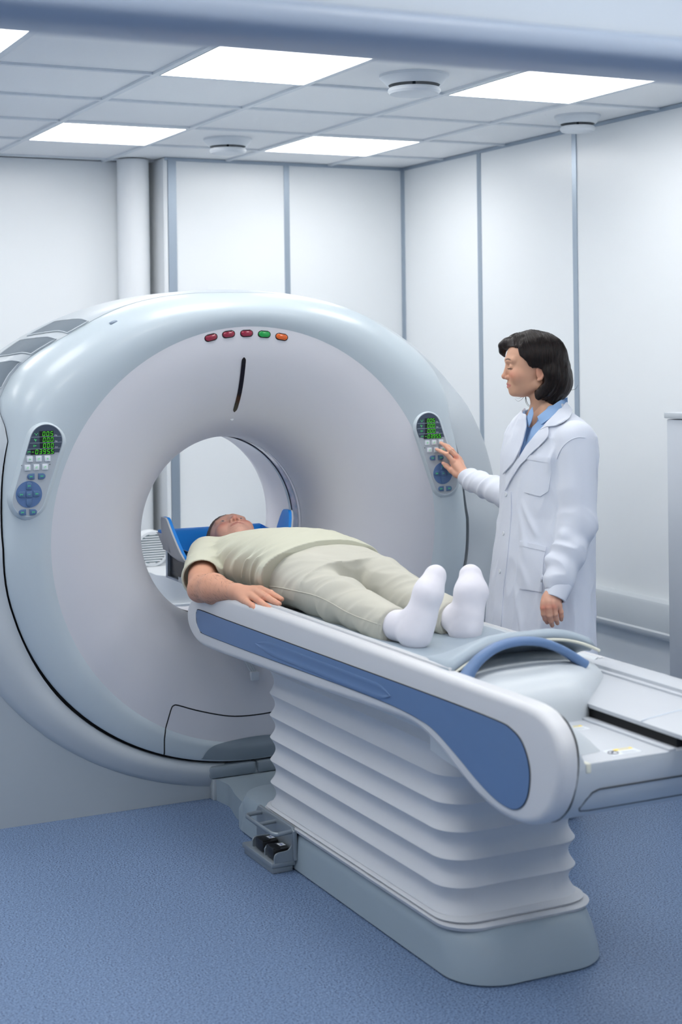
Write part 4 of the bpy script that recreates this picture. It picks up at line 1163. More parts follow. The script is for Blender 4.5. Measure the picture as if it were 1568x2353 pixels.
# ------------------------------------------------------------------ head
def head_sdf(L, male=False):
    """L: local (f forward, s side, u up) from the ear axis, metres for a 0.222 m head"""
    f, s, u = L[:, 0], L[:, 1], L[:, 2]; a = np.abs(s)
    Q = np.stack([f, a, u], 1)
    W = 1.0 if not male else 1.0
    d = ellip(L, (0.008, 0, 0.045), (0.100, 0.075, 0.090))
    d = smin(d, ellip(L, (0.046, 0, -0.012), (0.056, 0.060 if not male else 0.064, 0.074)), 0.02)
    d = smin(d, rcone(L, (0.0815, 0, -0.0665), (0.062, 0, -0.060), 0.018, 0.024), 0.016)
    d = smin(d, rcone(Q, (0.072, 0.016, -0.066), (0.006, 0.046 if not male else 0.052, -0.044), 0.013, 0.017 if not male else 0.021), 0.018)
    d = smin(d, ellip(Q, (0.070, 0.038, -0.010), (0.026, 0.024, 0.026)), 0.014)
    d = smin(d, ellip(L, (0.083, 0, -0.042), (0.021, 0.026, 0.022)), 0.012)
    # brow ridge and eye sockets
    d = smin(d, rcone(Q, (0.101, 0.010, 0.043), (0.088, 0.044, 0.043), 0.009, 0.008), 0.014)
    d = smax(d, -ellip(Q, (0.112, 0.030, 0.021), (0.016, 0.016, 0.0095)), 0.012)
    # closed upper lid over the eyeball
    d = smin(d, sphere(Q, (0.0875, 0.031, 0.0205), 0.0125 if male else 0.0133), 0.003)
    # nose
    d = smin(d, rcone(L, (0.0985, 0, 0.030), (0.1135, 0, -0.012), 0.0085, 0.0085), 0.009)
    d = smin(d, sphere(L, (0.1150 if not male else 0.1125, 0, -0.0140), 0.0092 if not male else 0.0105), 0.006)
    d = smin(d, ellip(Q, (0.1045, 0.0115 if not male else 0.0135, -0.0185), (0.0095, 0.0062, 0.0072)), 0.005)
    d = smax(d, -ellip(Q, (0.1085, 0.0062 if not male else 0.0070, -0.0262), (0.0058, 0.0032, 0.0050)), 0.002)
    # mouth
    d = smin(d, rcone(Q, (0.1025, 0.000, -0.0400), (0.0890, 0.0225, -0.0440), 0.0048, 0.0022), 0.003)
    d = smin(d, rcone(Q, (0.1010, 0.000, -0.0510), (0.0890, 0.0210, -0.0450), 0.0054, 0.0022), 0.003)
    d = smax(d, -rcone(Q, (0.1085, 0.0, -0.0455), (0.0925, 0.0235, -0.0447), 0.0011, 0.0010), 0.002)
    # ears
    ex = 0.0 
    ear = ellip(Q, (-0.002, 0.0735, 0.000), (0.0155, 0.0050, 0.026))
    hel = chain(Q, [(0.011, 0.074, 0.010), (0.006, 0.079, 0.027), (-0.008, 0.081, 0.031), (-0.018, 0.081, 0.018), (-0.015, 0.079, -0.004), (-0.004, 0.076, -0.022), (0.005, 0.074, -0.026)], [0.0028, 0.0032, 0.0034, 0.0036, 0.0036, 0.005, 0.0055], 0.002)
    ear = smax(ear, -ellip(Q, (0.000, 0.0805, 0.003), (0.0085, 0.0045, 0.014)), 0.003)
    ear = smin(ear, hel, 0.003)
    d = smin(d, ear, 0.004)
    return d
def head_tone(L, base, lip, blush, male=False):
    f, s, u = L[:, 0], np.abs(L[:, 1]), L[:, 2]
    c = np.repeat(base[None], len(L), 0)
    def mixc(w, col): return c*(1-w[:, None])+col[None]*w[:, None]
    g = lambda f0, s0, u0, rf, rs, ru: np.exp(-(((f-f0)/rf)**2+((s-s0)/rs)**2+((u-u0)/ru)**2))
    c = mixc(np.clip(g(0.085, 0.040, -0.008, 0.03, 0.022, 0.018)*0.75, 0, 1), blush)
    c = mixc(np.clip(g(0.118, 0.0, -0.016, 0.012, 0.014, 0.012)*0.55, 0, 1), blush)
    c = mixc(np.clip(g(0.0, 0.078, 0.0, 0.02, 0.012, 0.03)*0.5, 0, 1), blush)
    # lips
    w = (np.clip(1-np.abs((u+0.0455-0.0*s)/(0.0088*np.sqrt(np.clip(1-(s/0.0245)**2, 0, 1))+1e-4))**6, 0, 1))*(f > 0.085)*(s < 0.0245)
    c = mixc(np.clip(w*(0.85 if not male else 0.6), 0, 1), lip)
    # eyebrows
    dark = lin(60, 44, 38) if not male else lin(104, 78, 66)
    ub = 0.0435+0.004*np.sin(np.clip((s-0.010)/0.036, 0, 1)*PI)
    w = np.clip(1-np.abs((u-ub)/(0.0032 if not male else 0.0042))**3, 0, 1)*np.clip((s-0.009)/0.004, 0, 1)*np.clip((0.050-s)/0.010, 0, 1)*(f > 0.07)
    c = mixc(w*(0.9 if not male else 0.75), dark)
    if not male:
        w = np.clip(1-np.abs((u-0.0125)/0.0016)**2, 0, 1)*(np.abs(s-0.031) < 0.0135)*(f > 0.088)
        c = mixc(w*0.95, lin(40, 28, 26))
    # nostril openings
    c = mixc(np.clip(g(0.1085, 0.0065, -0.0250, 0.0062, 0.0045, 0.0045)*1.5-0.35, 0, 1)*0.85, lin(70, 30, 26))
    return c
# ------------------------------------------------------------------ the doctor
M_skinw = attr_mat('skin_doctor', 0.48, 0.4, sub=0.12, bump=0.05, bscale=500)
M_coat = mat('white_coat_cotton', srgb(226, 231, 242), 0.75, 0.25, sheen=0.1); noise_bump(M_coat, 900, 0.05, 0.0006)
M_shirtb = mat('light_blue_shirt', srgb(150, 184, 226), 0.75, 0.25); noise_bump(M_shirtb, 900, 0.05, 0.0006)
M_trous = mat('dark_trousers', srgb(52, 58, 70), 0.8)
M_shoe = mat('white_shoe', srgb(210, 212, 215), 0.5)
M_hair = mat('black_brown_hair', srgb(20, 15, 16), 0.38, 0.32)
def hairify(m, c1, c2, scale=240):
    nt = m.node_tree; N = nt.nodes; L = nt.links
    tc = N.new('ShaderNodeTexCoord'); mp = N.new('ShaderNodeMapping'); mp.inputs['Scale'].default_value = (1, 1, 0.06)
    n = N.new('ShaderNodeTexNoise'); n.inputs['Scale'].default_value = scale; n.inputs['Detail'].default_value = 3
    r = N.new('ShaderNodeValToRGB'); r.color_ramp.elements[0].position = 0.35; r.color_ramp.elements[1].position = 0.75
    r.color_ramp.elements[0].color = c1; r.color_ramp.elements[1].color = c2
    b = N.new('ShaderNodeBump'); b.inputs['Strength'].default_value = 0.5; b.inputs['Distance'].default_value = 0.001
    L.new(tc.outputs['Object'], mp.inputs[0]); L.new(mp.outputs[0], n.inputs['Vector']); L.new(n.outputs['Fac'], r.inputs[0])
    L.new(r.outputs[0], N['Principled BSDF'].inputs['Base Color']); L.new(n.outputs['Fac'], b.inputs['Height']); L.new(b.outputs[0], N['Principled BSDF'].inputs['Normal'])
hairify(M_hair, srgb(10, 8, 10), srgb(44, 30, 26))
U = np.array([_cy, -_sy, 0.0]); W = np.array([_sy, _cy, 0.0]); Z = np.array([0, 0, 1.0])
doc = thing('person', (*at_d(1255, 1900, 5.4)[:2], 0.0), 'woman with a black bob and white coat, hand on the scanner keypad', 'person')
HC = at_d(1234, 855, 5.40)
HR = np.stack([-U, -W, Z], 1)          # columns f, s, u
def to_head(P): return ((P-HC.astype(F4))@HR.astype(F4)).astype(F4)
# torso frame
PHI = math.radians(30)
EF = -U*math.cos(PHI)-W*math.sin(PHI); EL = U*math.sin(PHI)-W*math.cos(PHI)
TC = at_d(1262, 1000, 5.40)
def torso_loc(P):
    q = P-np.array([TC[0], TC[1], 0], F4)
    return np.stack([q[:, 2], q@EL.astype(F4), q@EF.astype(F4)], 1)
def cen(px, z):
    """offset of the section centre in (lateral, forward) for a given image column"""
    off = (px-1262)*5.4/CAMF
    v = U*off; return float(v@EL), float(v@EF)
def rows(tab):
    out = []
    for z, px, rw, rf in tab:
        l, f = cen(px, z); out.append((z, l, f, rw, rf))
    return out
TORSO = rows([(1.455, 1252, 0.060, 0.058), (1.42, 1255, 0.085, 0.072), (1.39, 1259, 0.135, 0.088), (1.36, 1262, 0.180, 0.100), (1.33, 1263, 0.200, 0.115), (1.26, 1262, 0.205, 0.134), (1.18, 1260, 0.196, 0.138), (1.05, 1254, 0.190, 0.138), (0.92, 1247, 0.198, 0.146), (0.82, 1243, 0.206, 0.150), (0.70, 1238, 0.214, 0.156), (0.50, 1234, 0.222, 0.166)])
nSh = at_d(1322, 1012, 5.235); nEl = at_d(1328, 1200, 5.215); nWr = at_d(1277, 1366, 5.14)
nCu = at_d(1283, 1336, 5.150)
fSh = at_d(1212, 1010, 5.56); fEl = at_d(1190, 1146, 5.62); fWr = at_ax(1066, 1092, 1, 5.115); fCu = at_ax(1079, 1101, 1, 5.085)
def folds_coat(P):
    T = torso_loc(P)
    n = vnoise(np.stack([T[:, 0]*5, T[:, 1]*16, T[:, 2]*16], 1), 3)+0.5*vnoise(np.stack([T[:, 0]*9+T[:, 1]*8, T[:, 1]*34, T[:, 2]*34], 1), 5)
    return (n-0.75)
def coat_body(P):
    T = torso_loc(P)
    d = section_sdf(T, TORSO, 2.25)
    rg = ridged(np.stack([T[:, 0]*7+T[:, 1]*10, T[:, 1]*26-T[:, 0]*6, T[:, 2]*22], 1), 1, 31)
    d = d-0.0075*np.clip(rg-0.50, 0, 1)
    # diagonal drag folds and button tension
    d = d-0.0065*folds_coat(P)
    z, l, fw = T[:, 0], T[:, 1], T[:, 2]
    for (z0, l0, z1, l1, am) in ((1.12, 0.02, 0.98, 0.11, 0.006), (1.10, 0.01, 0.90, 0.075, 0.005), (0.93, 0.03, 0.80, 0.10, 0.005), (0.84, 0.02, 0.60, 0.09, 0.007), (1.32, 0.16, 1.20, 0.13, 0.007), (0.80, 0.12, 0.55, 0.17, 0.008)):
        e = np.array([z1-z0, l1-l0]); t = np.clip(((z-z0)*e[0]+(l-l0)*e[1])/(e@e), 0, 1)
        q = np.sqrt((z-z0-e[0]*t)**2+(l-l0-e[1]*t)**2)
        d = d-am*np.exp(-(q/0.011)**2)*(fw > -0.02)*np.sin(np.clip(t, 0.03, 0.97)*PI)
    return d
def v_open(T, zb, zt, wt, depth, l0=0.0):
    z, l, fw = T[:, 0], T[:, 1], T[:, 2]
    w = np.clip((z-zb)/(zt-zb), 0, 1.6)*wt
    return np.maximum(np.abs(l-l0)-w, depth-fw)
def sleeve_folds(P, a, b, amp, seed, fr=26):
    e = (b-a)/np.linalg.norm(b-a); t = (P-a.astype(F4))@e.astype(F4)
    o = P-a.astype(F4)-t[:, None]*e.astype(F4)[None]
    ridge = ridged(np.stack([t*fr+o[:, 2]*14, o[:, 0]*9, o[:, 1]*9+o[:, 2]*5], 1), 1, seed)
    return amp*(ridge-0.5)
def to_px(P):
    q = P-np.array([0, 0, CAMZ], F4); d = q@W.astype(F4); x = q@U.astype(F4); zc_ = q[:, 2]
    d2 = d*math.cos(PITCH)+zc_*math.sin(PITCH); z2 = -d*math.sin(PITCH)+zc_*math.cos(PITCH)
    u, v = CAMF*x/d2, -CAMF*z2/d2
    return CAMX+u*_cr-v*_sr, CAMY+u*_sr+v*_cr
VNECK = [(1191, 1060), (1200, 1020), (1208, 985), (1211, 955), (1206, 925), (1312, 880), (1314, 912), (1296, 940), (1276, 962), (1260, 980), (1243, 1000), (1227, 1018), (1207, 1046)]
def carve(P, base, poly, depth):
    x, y = to_px(P); return np.maximum(poly_sd(x, y, poly)*(5.3/CAMF), -(base+depth)).astype(F4)
def coat_full(P):
    T = torso_loc(P); d = coat_body(P)
    # near arm
    n1 = rcone(P, nSh, nEl, 0.067, 0.062); n2 = rcone(P, nEl, nCu, 0.062, 0.045)
    n2 = n2-sleeve_folds(P, nEl, nCu, 0.017, 8, 20); n1 = n1-sleeve_folds(P, nSh, nEl, 0.006, 9, 9)
    arm = smin(n1, n2, 0.02)
    # cloth bunching above the cuff
    for k, (px, py, dd, r) in enumerate(((1266, 1288, 5.165, 0.020), (1330, 1282, 5.175, 0.020), (1345, 1220, 5.19, 0.025), (1298, 1230, 5.168, 0.016))):
        arm = smin(arm, sphere(P, at_d(px, py, dd), r), 0.022)
    d = smin(d, arm, 0.012)
    # far arm
    g1 = rcone(P, fSh, fEl, 0.062, 0.058); g2 = rcone(P, fEl, fCu, 0.056, 0.040)
    g2 = g2-sleeve_folds(P, fEl, fCu, 0.012, 4, 24)
    d = smin(d, smin(g1, g2, 0.02), 0.012)
    return d
def coat(P):
    d = coat_full(P); T = torso_loc(P)
    c = carve(P, d, VNECK, 0.075)
    c = np.where(T[:, 2] > 0.0, c, 1.0)
    d = smax(d, -c, 0.004)
    return smax(d, -rcone(P, at_d(1246, 930, 5.40), at_d(1243, 965, 5.40), 0.075, 0.058), 0.006)
lo = np.array([2.62, 4.05, 0.48]); hi = np.array([3.50, 5.20, 1.50])
parts = [sdf_mesh(coat, lo, hi, 0.0036)]
mesh_from('coat', parts, M_coat, doc)
# cuffs
def cuff(a, b, r0, r1, name):
    a, b = np.array(a), np.array(b); e = (b-a)/np.linalg.norm(b-a); s1 = np.cross(e, Z); s1 /= np.linalg.norm(s1); s2 = np.cross(e, s1)
    R = []
    for q, r in ((0, r0-0.004), (0.03, r0+0.002), (0.5, (r0+r1)/2+0.002), (0.97, r1+0.001), (1.0, r1-0.001), (1.0, r1-0.004), (0.6, r1-0.006)):
        R.append([a+(b-a)*q+(s1*math.cos(2*PI*k/40)+s2*math.sin(2*PI*k/40)*0.92)*(r+0.0012*math.sin(3*2*PI*k/40)) for k in range(40)])
    return loft(name, R, M_coat, doc)
cuff(at_d(1286, 1341, 5.15), at_d(1274, 1376, 5.13), 0.045, 0.0375, 'cuff')
cuff(at_ax(1096, 1105, 1, 5.055), at_ax(1069, 1096, 1, 5.11), 0.041, 0.034, 'cuff')
# shirt under the coat
SH = [(z, l, f+0.004, rw*0.86, rf*0.86) for z, l, f, rw, rf in TORSO if z > 1.0]
def shirt_full(P): return section_sdf(torso_loc(P), SH, 2.2)-0.004*(vnoise(P*np.array([30, 30, 12], F4), 7)-0.5)
def shirt(P):
    d = shirt_full(P)
    c = carve(P, d, [(1207, 1024), (1210, 990), (1216, 962), (1218, 935), (1262, 930), (1240, 966), (1224, 980), (1214, 1002)], 0.016)
    d = smax(d, -np.where(torso_loc(P)[:, 2] > 0, c, 1.0), 0.003)
    d = smax(d, -rcone(P, at_d(1246, 925, 5.40), at_d(1240, 962, 5.40), 0.066, 0.050), 0.006)
    return d
c0 = TC; mesh_from('shirt', [sdf_mesh(shirt, [2.75, 4.2, 1.02], [3.35, 4.85, 1.46], 0.003)], M_shirtb, doc)
# hands
def hand_w_right(P):
    tips = dict(i=[(1047, 1066, 5.150), (1040.5, 1059.5, 5.142), (1027, 1043.5, 5.150), (1013, 1037, 5.166), (1003.5, 1032.5, 5.190)],
                m=[(1052, 1060, 5.155), (1049, 1050, 5.146), (1034, 1034.5, 5.150), (1023, 1023.5, 5.168), (1013.5, 1017.5, 5.190)],
                r=[(1057, 1062, 5.165), (1056, 1054, 5.166), (1039, 1034, 5.172), (1031, 1026, 5.182), (1024, 1021.5, 5.192)],
                p=[(1061, 1068, 5.175), (1061, 1061, 5.180), (1048, 1045, 5.186), (1043, 1039, 5.190), (1038, 1034, 5.194)])
    d = None
    for k, c in tips.items():
        pts = [at_ax(x, y, 1, yy) for x, y, yy in c]; s = {'i': 1, 'm': 1.02, 'r': 0.98, 'p': 0.86}[k]
        fin = chain(P, pts, [0.010*s, 0.0098*s, 0.0082*s, 0.0074*s, 0.0058*s], 0.003)
        fin = smin(fin, sphere(P, pts[2], 0.0088*s), 0.003)
        d = fin if d is None else smin(d, fin, 0.0035)
    wr = at_ax(1066, 1092, 1, 5.115); wr2 = at_ax(1085, 1100, 1, 5.075)
    palm = None
    for (x, y, yy), r in (((1042, 1063, 5.146), 0.0135), ((1050, 1055, 5.150), 0.014), ((1056, 1059, 5.166), 0.0135), ((1060, 1066, 5.178), 0.012)):
        q = rcone(P, wr, at_ax(x, y, 1, yy), 0.0185, r); palm = q if palm is None else smin(palm, q, 0.010)
    d = smin(d, palm, 0.005)
    th = [at_ax(1057, 1093, 1, 5.125), at_ax(1049, 1089, 1, 5.135), at_ax(1037.5, 1080.5, 1, 5.150), at_ax(1026.5, 1071, 1, 5.172), at_ax(1018.5, 1064, 1, 5.190)]
    d = smin(d, chain(P, th, [0.015, 0.0135, 0.0112, 0.0092, 0.0068], 0.006), 0.006)
    d = smin(d, rcone(P, wr, wr2, 0.0205, 0.024), 0.01)
    return d
hb = np.array([at_ax(x_, y_, 1, d_) for x_ in (1000, 1095) for y_ in (1010, 1130) for d_ in (5.06, 5.19)])
HW = sdf_mesh(hand_w_right, hb.min(0)-0.03, hb.max(0)+0.03, 0.0014)
def hand_w_left(P):
    D0 = 5.125
    f = dict(i=[(1252, 1386, 5.115), (1249.5, 1397, 5.112), (1250.5, 1411, 5.113), (1254, 1422, 5.120), (1258, 1430, 5.128)],
             m=[(1262, 1384, 5.108), (1262, 1396, 5.104), (1263.5, 1414, 5.104), (1266.5, 1427, 5.112), (1269.5, 1437, 5.122)],
             r=[(1272, 1384, 5.108), (1274, 1395, 5.106), (1276.5, 1411, 5.106), (1279, 1423, 5.113), (1281.5, 1432, 5.122)],
             p=[(1281, 1385, 5.113), (1285, 1394, 5.114), (1289.5, 1406, 5.116), (1290.5, 1416, 5.121), (1290.5, 1424, 5.127)])
    d = None
    for k, c in f.items():
        pts = [at_d(*q) for q in c]; s = {'i': 1, 'm': 1.03, 'r': 1.0, 'p': 0.88}[k]
        fin = chain(P, pts, [0.0118*s, 0.0112*s, 0.0098*s, 0.0088*s, 0.0070*s], 0.003)
        d = fin if d is None else smin(d, fin, 0.0028)
    wr = at_d(1274, 1364, 5.135); palm = None
    for q in ((1252, 1391, 5.118), (1262, 1389, 5.112), (1273, 1389, 5.112), (1283, 1390, 5.118)):
        e = rcone(P, wr, at_d(*q), 0.0235, 0.0140); palm = e if palm is None else smin(palm, e, 0.010)
    d = smin(d, palm, 0.005)
    d = smin(d, chain(P, [at_d(1266, 1372, 5.150), at_d(1260, 1388, 5.158), at_d(1261, 1402, 5.160), at_d(1264, 1411, 5.160)], [0.014, 0.0115, 0.0100, 0.0075], 0.006), 0.006)
    d = smin(d, rcone(P, wr, at_d(1281, 1340, 5.145), 0.0250, 0.028), 0.01)
    d = smin(d, ellip(P, at_d(1260, 1379, 5.125), (0.023, 0.020, 0.030)), 0.012)
    return d
hb = np.array([at_d(x_, y_, d_) for x_ in (1238, 1305) for y_ in (1325, 1448) for d_ in (5.05, 5.22)])
HL = sdf_mesh(hand_w_left, hb.min(0)-0.02, hb.max(0)+0.02, 0.0015)
def neck_w(P):
    L = to_head(P)
    d = rcone(L, (-0.012, 0, -0.045), (-0.030, 0, -0.135), 0.047, 0.046)
    d = smin(d, rcone(L, (-0.030, 0, -0.135), (-0.038, 0, -0.175), 0.047, 0.060), 0.02)
    Q = np.stack([L[:, 0], np.abs(L[:, 1]), L[:, 2]], 1)
    d = smin(d, rcone(Q, (-0.012, 0.048, -0.040), (0.012, 0.014, -0.150), 0.010, 0.008), 0.012)      # neck muscle
    d = smin(d, rcone(Q, (0.008, 0.010, -0.152), (-0.01, 0.075, -0.158), 0.007, 0.008), 0.010)        # collar bones
    return d
def headneck_w(P): return smin(head_sdf(to_head(P)), neck_w(P), 0.014)
HH = sdf_mesh(headneck_w, HC-np.array([0.17, 0.17, 0.20]), HC+np.array([0.17, 0.17, 0.16]), 0.0019)
BT = [(z, l, f-0.005, rw*0.80, rf*0.78) for z, l, f, rw, rf in TORSO]
def core_w(P):
    d = section_sdf(torso_loc(P), BT, 2.2)
    d = smin(d, smin(rcone(P, nSh, nEl, 0.045, 0.038), rcone(P, nEl, nWr, 0.036, 0.024), 0.01), 0.02)
    d = smin(d, smin(rcone(P, fSh, fEl, 0.045, 0.038), rcone(P, fEl, fWr, 0.036, 0.022), 0.01), 0.02)
    return d
HB = sdf_mesh(core_w, lo, hi, 0.010)
def tone_w(V):
    L = to_head(V.astype(F4)); base = lin(214, 166, 138)
    c = head_tone(L, base, lin(198, 122, 116), lin(208, 128, 106))
    far = np.linalg.norm(V-HC, axis=1) > 0.2
    c[far] = lin(222, 170, 146)
    for col, rr, pts in ((lin(236, 178, 168), 0.0048, [at_ax(1004.5, 1032, 1, 5.183), at_ax(1014.5, 1017, 1, 5.183), at_ax(1019, 1063.5, 1, 5.182)]), (lin(214, 128, 108), 0.010, [at_ax(1049, 1050, 1, 5.14), at_d(1249, 1396, 5.105), at_d(1262, 1394, 5.10), at_d(1274, 1394, 5.10)])):
        for q in pts:
            w = np.exp(-(np.linalg.norm(V-q, axis=1)/rr)**2)[:, None]*0.8; c = c*(1-w)+col*w
    return c
mesh_from('body', [HH, HW, HL, HB], M_skinw, doc, tone_w)
# trousers and shoes below the coat
def trous(P):
    T = torso_loc(P); l0, f0 = cen(1240, 0.6); q = np.stack([T[:, 0], np.abs(T[:, 1]-l0), T[:, 2]-f0], 1)
    return smin(rcone(q, (0.80, 0.09, -0.015), (0.45, 0.09, -0.01), 0.10, 0.07), rcone(q, (0.45, 0.09, -0.01), (0.07, 0.09, -0.03), 0.07, 0.058), 0.02)
mesh_from('trousers', [sdf_mesh(trous, [2.7, 4.1, 0.04], [3.45, 4.9, 0.72], 0.008)], M_trous, doc)
for sg in (-1, 1):
    def shoe(P):
        T = torso_loc(P); l0, f0 = cen(1240, 0.6); z, l, fw = T[:, 0], T[:, 1]-l0-sg*0.09, T[:, 2]-f0
        A = np.stack([z, l, fw], 1)
        d = smin(ellip(A, (0.045, 0, -0.03), (0.045, 0.042, 0.06)), ellip(A, (0.032, 0, 0.075), (0.034, 0.046, 0.095)), 0.03)
        return np.maximum(d, 0.002-z).astype(F4)
    mesh_from('shoe', [sdf_mesh(shoe, [2.65, 4.1, -0.01], [3.45, 4.95, 0.11], 0.006)], M_shoe, doc)
# collar, lapels, pockets, placket
cp = lambda *a, **k: cloth_patch(*a, **k)
cp('lapel', coat_full, [(1243, 990), (1231, 1004), (1216, 1022), (1200, 1046), (1186, 1068), (1172, 1095), (1163, 1122)],
   [(1262, 980), (1261.5, 1004), (1244, 1024), (1218, 1049), (1198, 1071), (1180, 1098), (1165, 1128)], 26, 10, 0.0085, 0.004, M_coat, doc)
cp('lapel', coat_full, [(1212, 965), (1212, 984), (1205, 1015), (1196, 1040), (1184, 1062)],
   [(1196, 965), (1187, 988), (1176, 1028), (1164, 1064), (1160, 1090)], 22, 7, 0.008, 0.004, M_coat, doc)
cp('collar', coat_full, [(1297, 927), (1288, 941), (1272, 959), (1256, 977), (1244, 991)],
   [(1313, 946), (1311, 957), (1300, 972), (1280, 981), (1262, 981)], 20, 10, 0.010, 0.004, M_coat, doc)
def shirtcol(P): return smin(shirt_full(P), neck_w(P)-0.004, 0.02)
cp('shirt_collar', shirtcol, [(1299, 914), (1283, 923), (1264, 938), (1239, 959)],
   [(1300, 926), (1288, 941), (1270, 961), (1247, 977)], 20, 9, 0.009, 0.003, M_shirtb, doc)
cp('shirt_collar', shirtcol, [(1227, 936), (1221, 945), (1216, 958)],
   [(1229, 952), (1225, 968), (1219, 982)], 10, 6, 0.008, 0.003, M_shirtb, doc)
pk = cp('chest_pocket', coat_full, [(1215, 1046), (1206, 1080), (1197, 1117), (1206, 1131)], [(1266, 1053), (1268, 1085), (1262, 1128), (1243, 1141)], 22, 18, 0.0035, 0.004, M_coat, doc, sharp_path=True)
cp('pocket_hem', coat_full, [(1215, 1045), (1213, 1056)], [(1267, 1052), (1266, 1064)], 6, 16, 0.0052, 0.004, M_coat, pk)
pk = cp('hip_pocket', coat_full, [(1197, 1244), (1193, 1290), (1188, 1334), (1198, 1353)], [(1257, 1257), (1250, 1285), (1248, 1320), (1246, 1361)], 22, 18, 0.0035, 0.004, M_coat, doc, sharp_path=True)
cp('pocket_hem', coat_full, [(1197, 1243), (1196, 1254)], [(1257, 1256), (1255, 1267)], 6, 16, 0.0052, 0.004, M_coat, pk)
cp('front_placket', coat_full, [(1159, 1130), (1156, 1180), (1152, 1230), (1147, 1290), (1141, 1350), (1137, 1420), (1136, 1450)],
   [(1176, 1130), (1176, 1180), (1172, 1235), (1166, 1295), (1159, 1355), (1154, 1425), (1152, 1450)], 40, 6, 0.0035, 0.004, M_coat, doc)
for (x, y) in ((1166, 1136), (1160, 1226), (1152, 1313)):
    P_, N_ = trace(coat, np.array([x]), np.array([y]), 4.4, 6.2)
    c = P_[0]+N_[0]*0.004; n_ = N_[0]
    a = np.cross(n_, Z); a /= np.linalg.norm(a); b = np.cross(n_, a)
    loft('coat_button', [[c+n_*h_+(a*math.cos(2*PI*k/16)+b*math.sin(2*PI*k/16))*r for k in range(16)] for h_, r in ((-0.002, 0.007), (0.002, 0.007), (0.003, 0.0055), (0.0025, 0.002))], M_print, doc, cap0=True, cap1=True)
# shoulder seam of the near sleeve
def on_coat(pts, off=0.001):
    q = np.array(catmull(pts, 6)); P_, N_ = trace(coat, q[:, 0], q[:, 1], 4.4, 6.2); return [tuple(p+n*off) for p, n in zip(P_, N_)]
tube('sleeve_seam', on_coat([(1280, 1055), (1292, 1030), (1310, 1012), (1330, 1005), (1345, 1006)]), 0.0016, M_coat, doc, 6)

# hair
FACE = [(0.093, 0.090), (0.0716, 0.089), (0.0660, 0.0600), (0.048, 0.0430), (0.036, 0.022), (0.0246, 0.016), (0.010, 0.020), (-0.006, 0.010), (-0.0125, -0.012), (-0.0125, -0.035), (0.0100, -0.062), (0.0290, -0.074), (0.02, -0.085), (0.05, -0.30), (0.30, -0.30), (0.30, 0.20), (0.112, 0.105), (0.100, 0.092)]
def hair_w(P):
    L = to_head(P); f, s, u = L[:, 0], L[:, 1], L[:, 2]
    d = ellip(L, (0.000, 0, 0.046), (0.112, 0.086, 0.099))
    d = smin(d, ellip(L, (-0.050, 0, -0.030), (0.078, 0.086, 0.082)), 0.03)
    Q = np.stack([f, np.abs(s), u], 1)
    d = smin(d, rcone(Q, (-0.035, 0.060, -0.01), (0.000, 0.062, -0.078), 0.032, 0.018), 0.02)
    d = smin(d, rcone(Q, (-0.03, 0.052, -0.055), (-0.045, 0.045, -0.098), 0.030, 0.016), 0.02)
    d = smax(d, -(poly_sd(f, u, FACE)+0.0).astype(F4), 0.004)
    # neck hollow
    d = smax(d, -rcone(L, (-0.010, 0, -0.07), (-0.03, 0, -0.16), 0.040, 0.046), 0.006)
    # swept fringe on the far side of the parting
    fr = chain(L, [(0.020, 0.000, 0.122), (0.070, -0.004, 0.113), (0.102, -0.015, 0.104), (0.1165, -0.028, 0.094), (0.1150, -0.038, 0.074), (0.107, -0.046, 0.056)], [0.022, 0.018, 0.0145, 0.0105, 0.0075, 0.003], 0.02)
    d = smin(d, fr, 0.024)
    n1 = vnoise(np.stack([f*75+u*26, s*75, u*9], 1), 2)-0.5
    n2 = vnoise(np.stack([f*170+u*50, s*170, u*14], 1), 6)-0.5
    top = np.clip((u-0.03)/0.05, 0, 1); am = 1-0.65*top
    return (d-0.0042*am*n1-0.0026*am*n2).astype(F4)
hair_o = mesh_from('hair', [sdf_mesh(hair_w, HC-np.array([0.19, 0.19, 0.17]), HC+np.array([0.19, 0.19, 0.18]), 0.0021)], M_hair, doc)
def strands(f, seeds, dirf, nstep, step, rad, name, m, parent, lift=0.0012):
    P = seeds.astype(F4); path = [P.copy()]
    for k in range(nstep):
        e = 0.004
        g = np.stack([f(P+np.eye(3, dtype=F4)[a]*e)-f(P-np.eye(3, dtype=F4)[a]*e) for a in range(3)], 1); g /= np.linalg.norm(g, axis=1)[:, None]+1e-9
        v = dirf(P, k/nstep); v = v-g*(v*g).sum(1)[:, None]; v /= np.linalg.norm(v, axis=1)[:, None]+1e-9
        P = P+v*step; d = f(P); P = (P-g*(d-lift)[:, None]).astype(F4); path.append(P.copy())
    A = np.stack(path, 1)                       # n, k, 3
    n, K, _ = A.shape
    T = np.gradient(A, axis=1); T /= np.linalg.norm(T, axis=2)[..., None]+1e-9
    ref = np.array([0.3, 0.5, 0.81]); s1 = np.cross(T, ref); s1 /= np.linalg.norm(s1, axis=2)[..., None]+1e-9; s2 = np.cross(T, s1)
    rr = rad*np.linspace(1, 0.25, K)[None, :, None]
    V = np.stack([A+s1*rr, A-0.5*s1*rr+0.87*s2*rr, A-0.5*s1*rr-0.87*s2*rr], 2).reshape(-1, 3)
    i = np.arange(n)[:, None]*K*3+np.arange(K-1)[None]*3; Q = []
    for a in range(3):
        b = (a+1) % 3; Q.append(np.stack([i+a, i+b, i+3+b, i+3+a], -1).reshape(-1, 4))
    return mesh_from(name, [(V, np.concatenate(Q))], m, parent)
rng = np.random.RandomState(4)
sf = rng.uniform(-0.09, 0.085, 900); ss = rng.uniform(-0.03, 0.05, 900)
Ls = np.stack([sf, ss, np.full(900, 0.15)], 1)
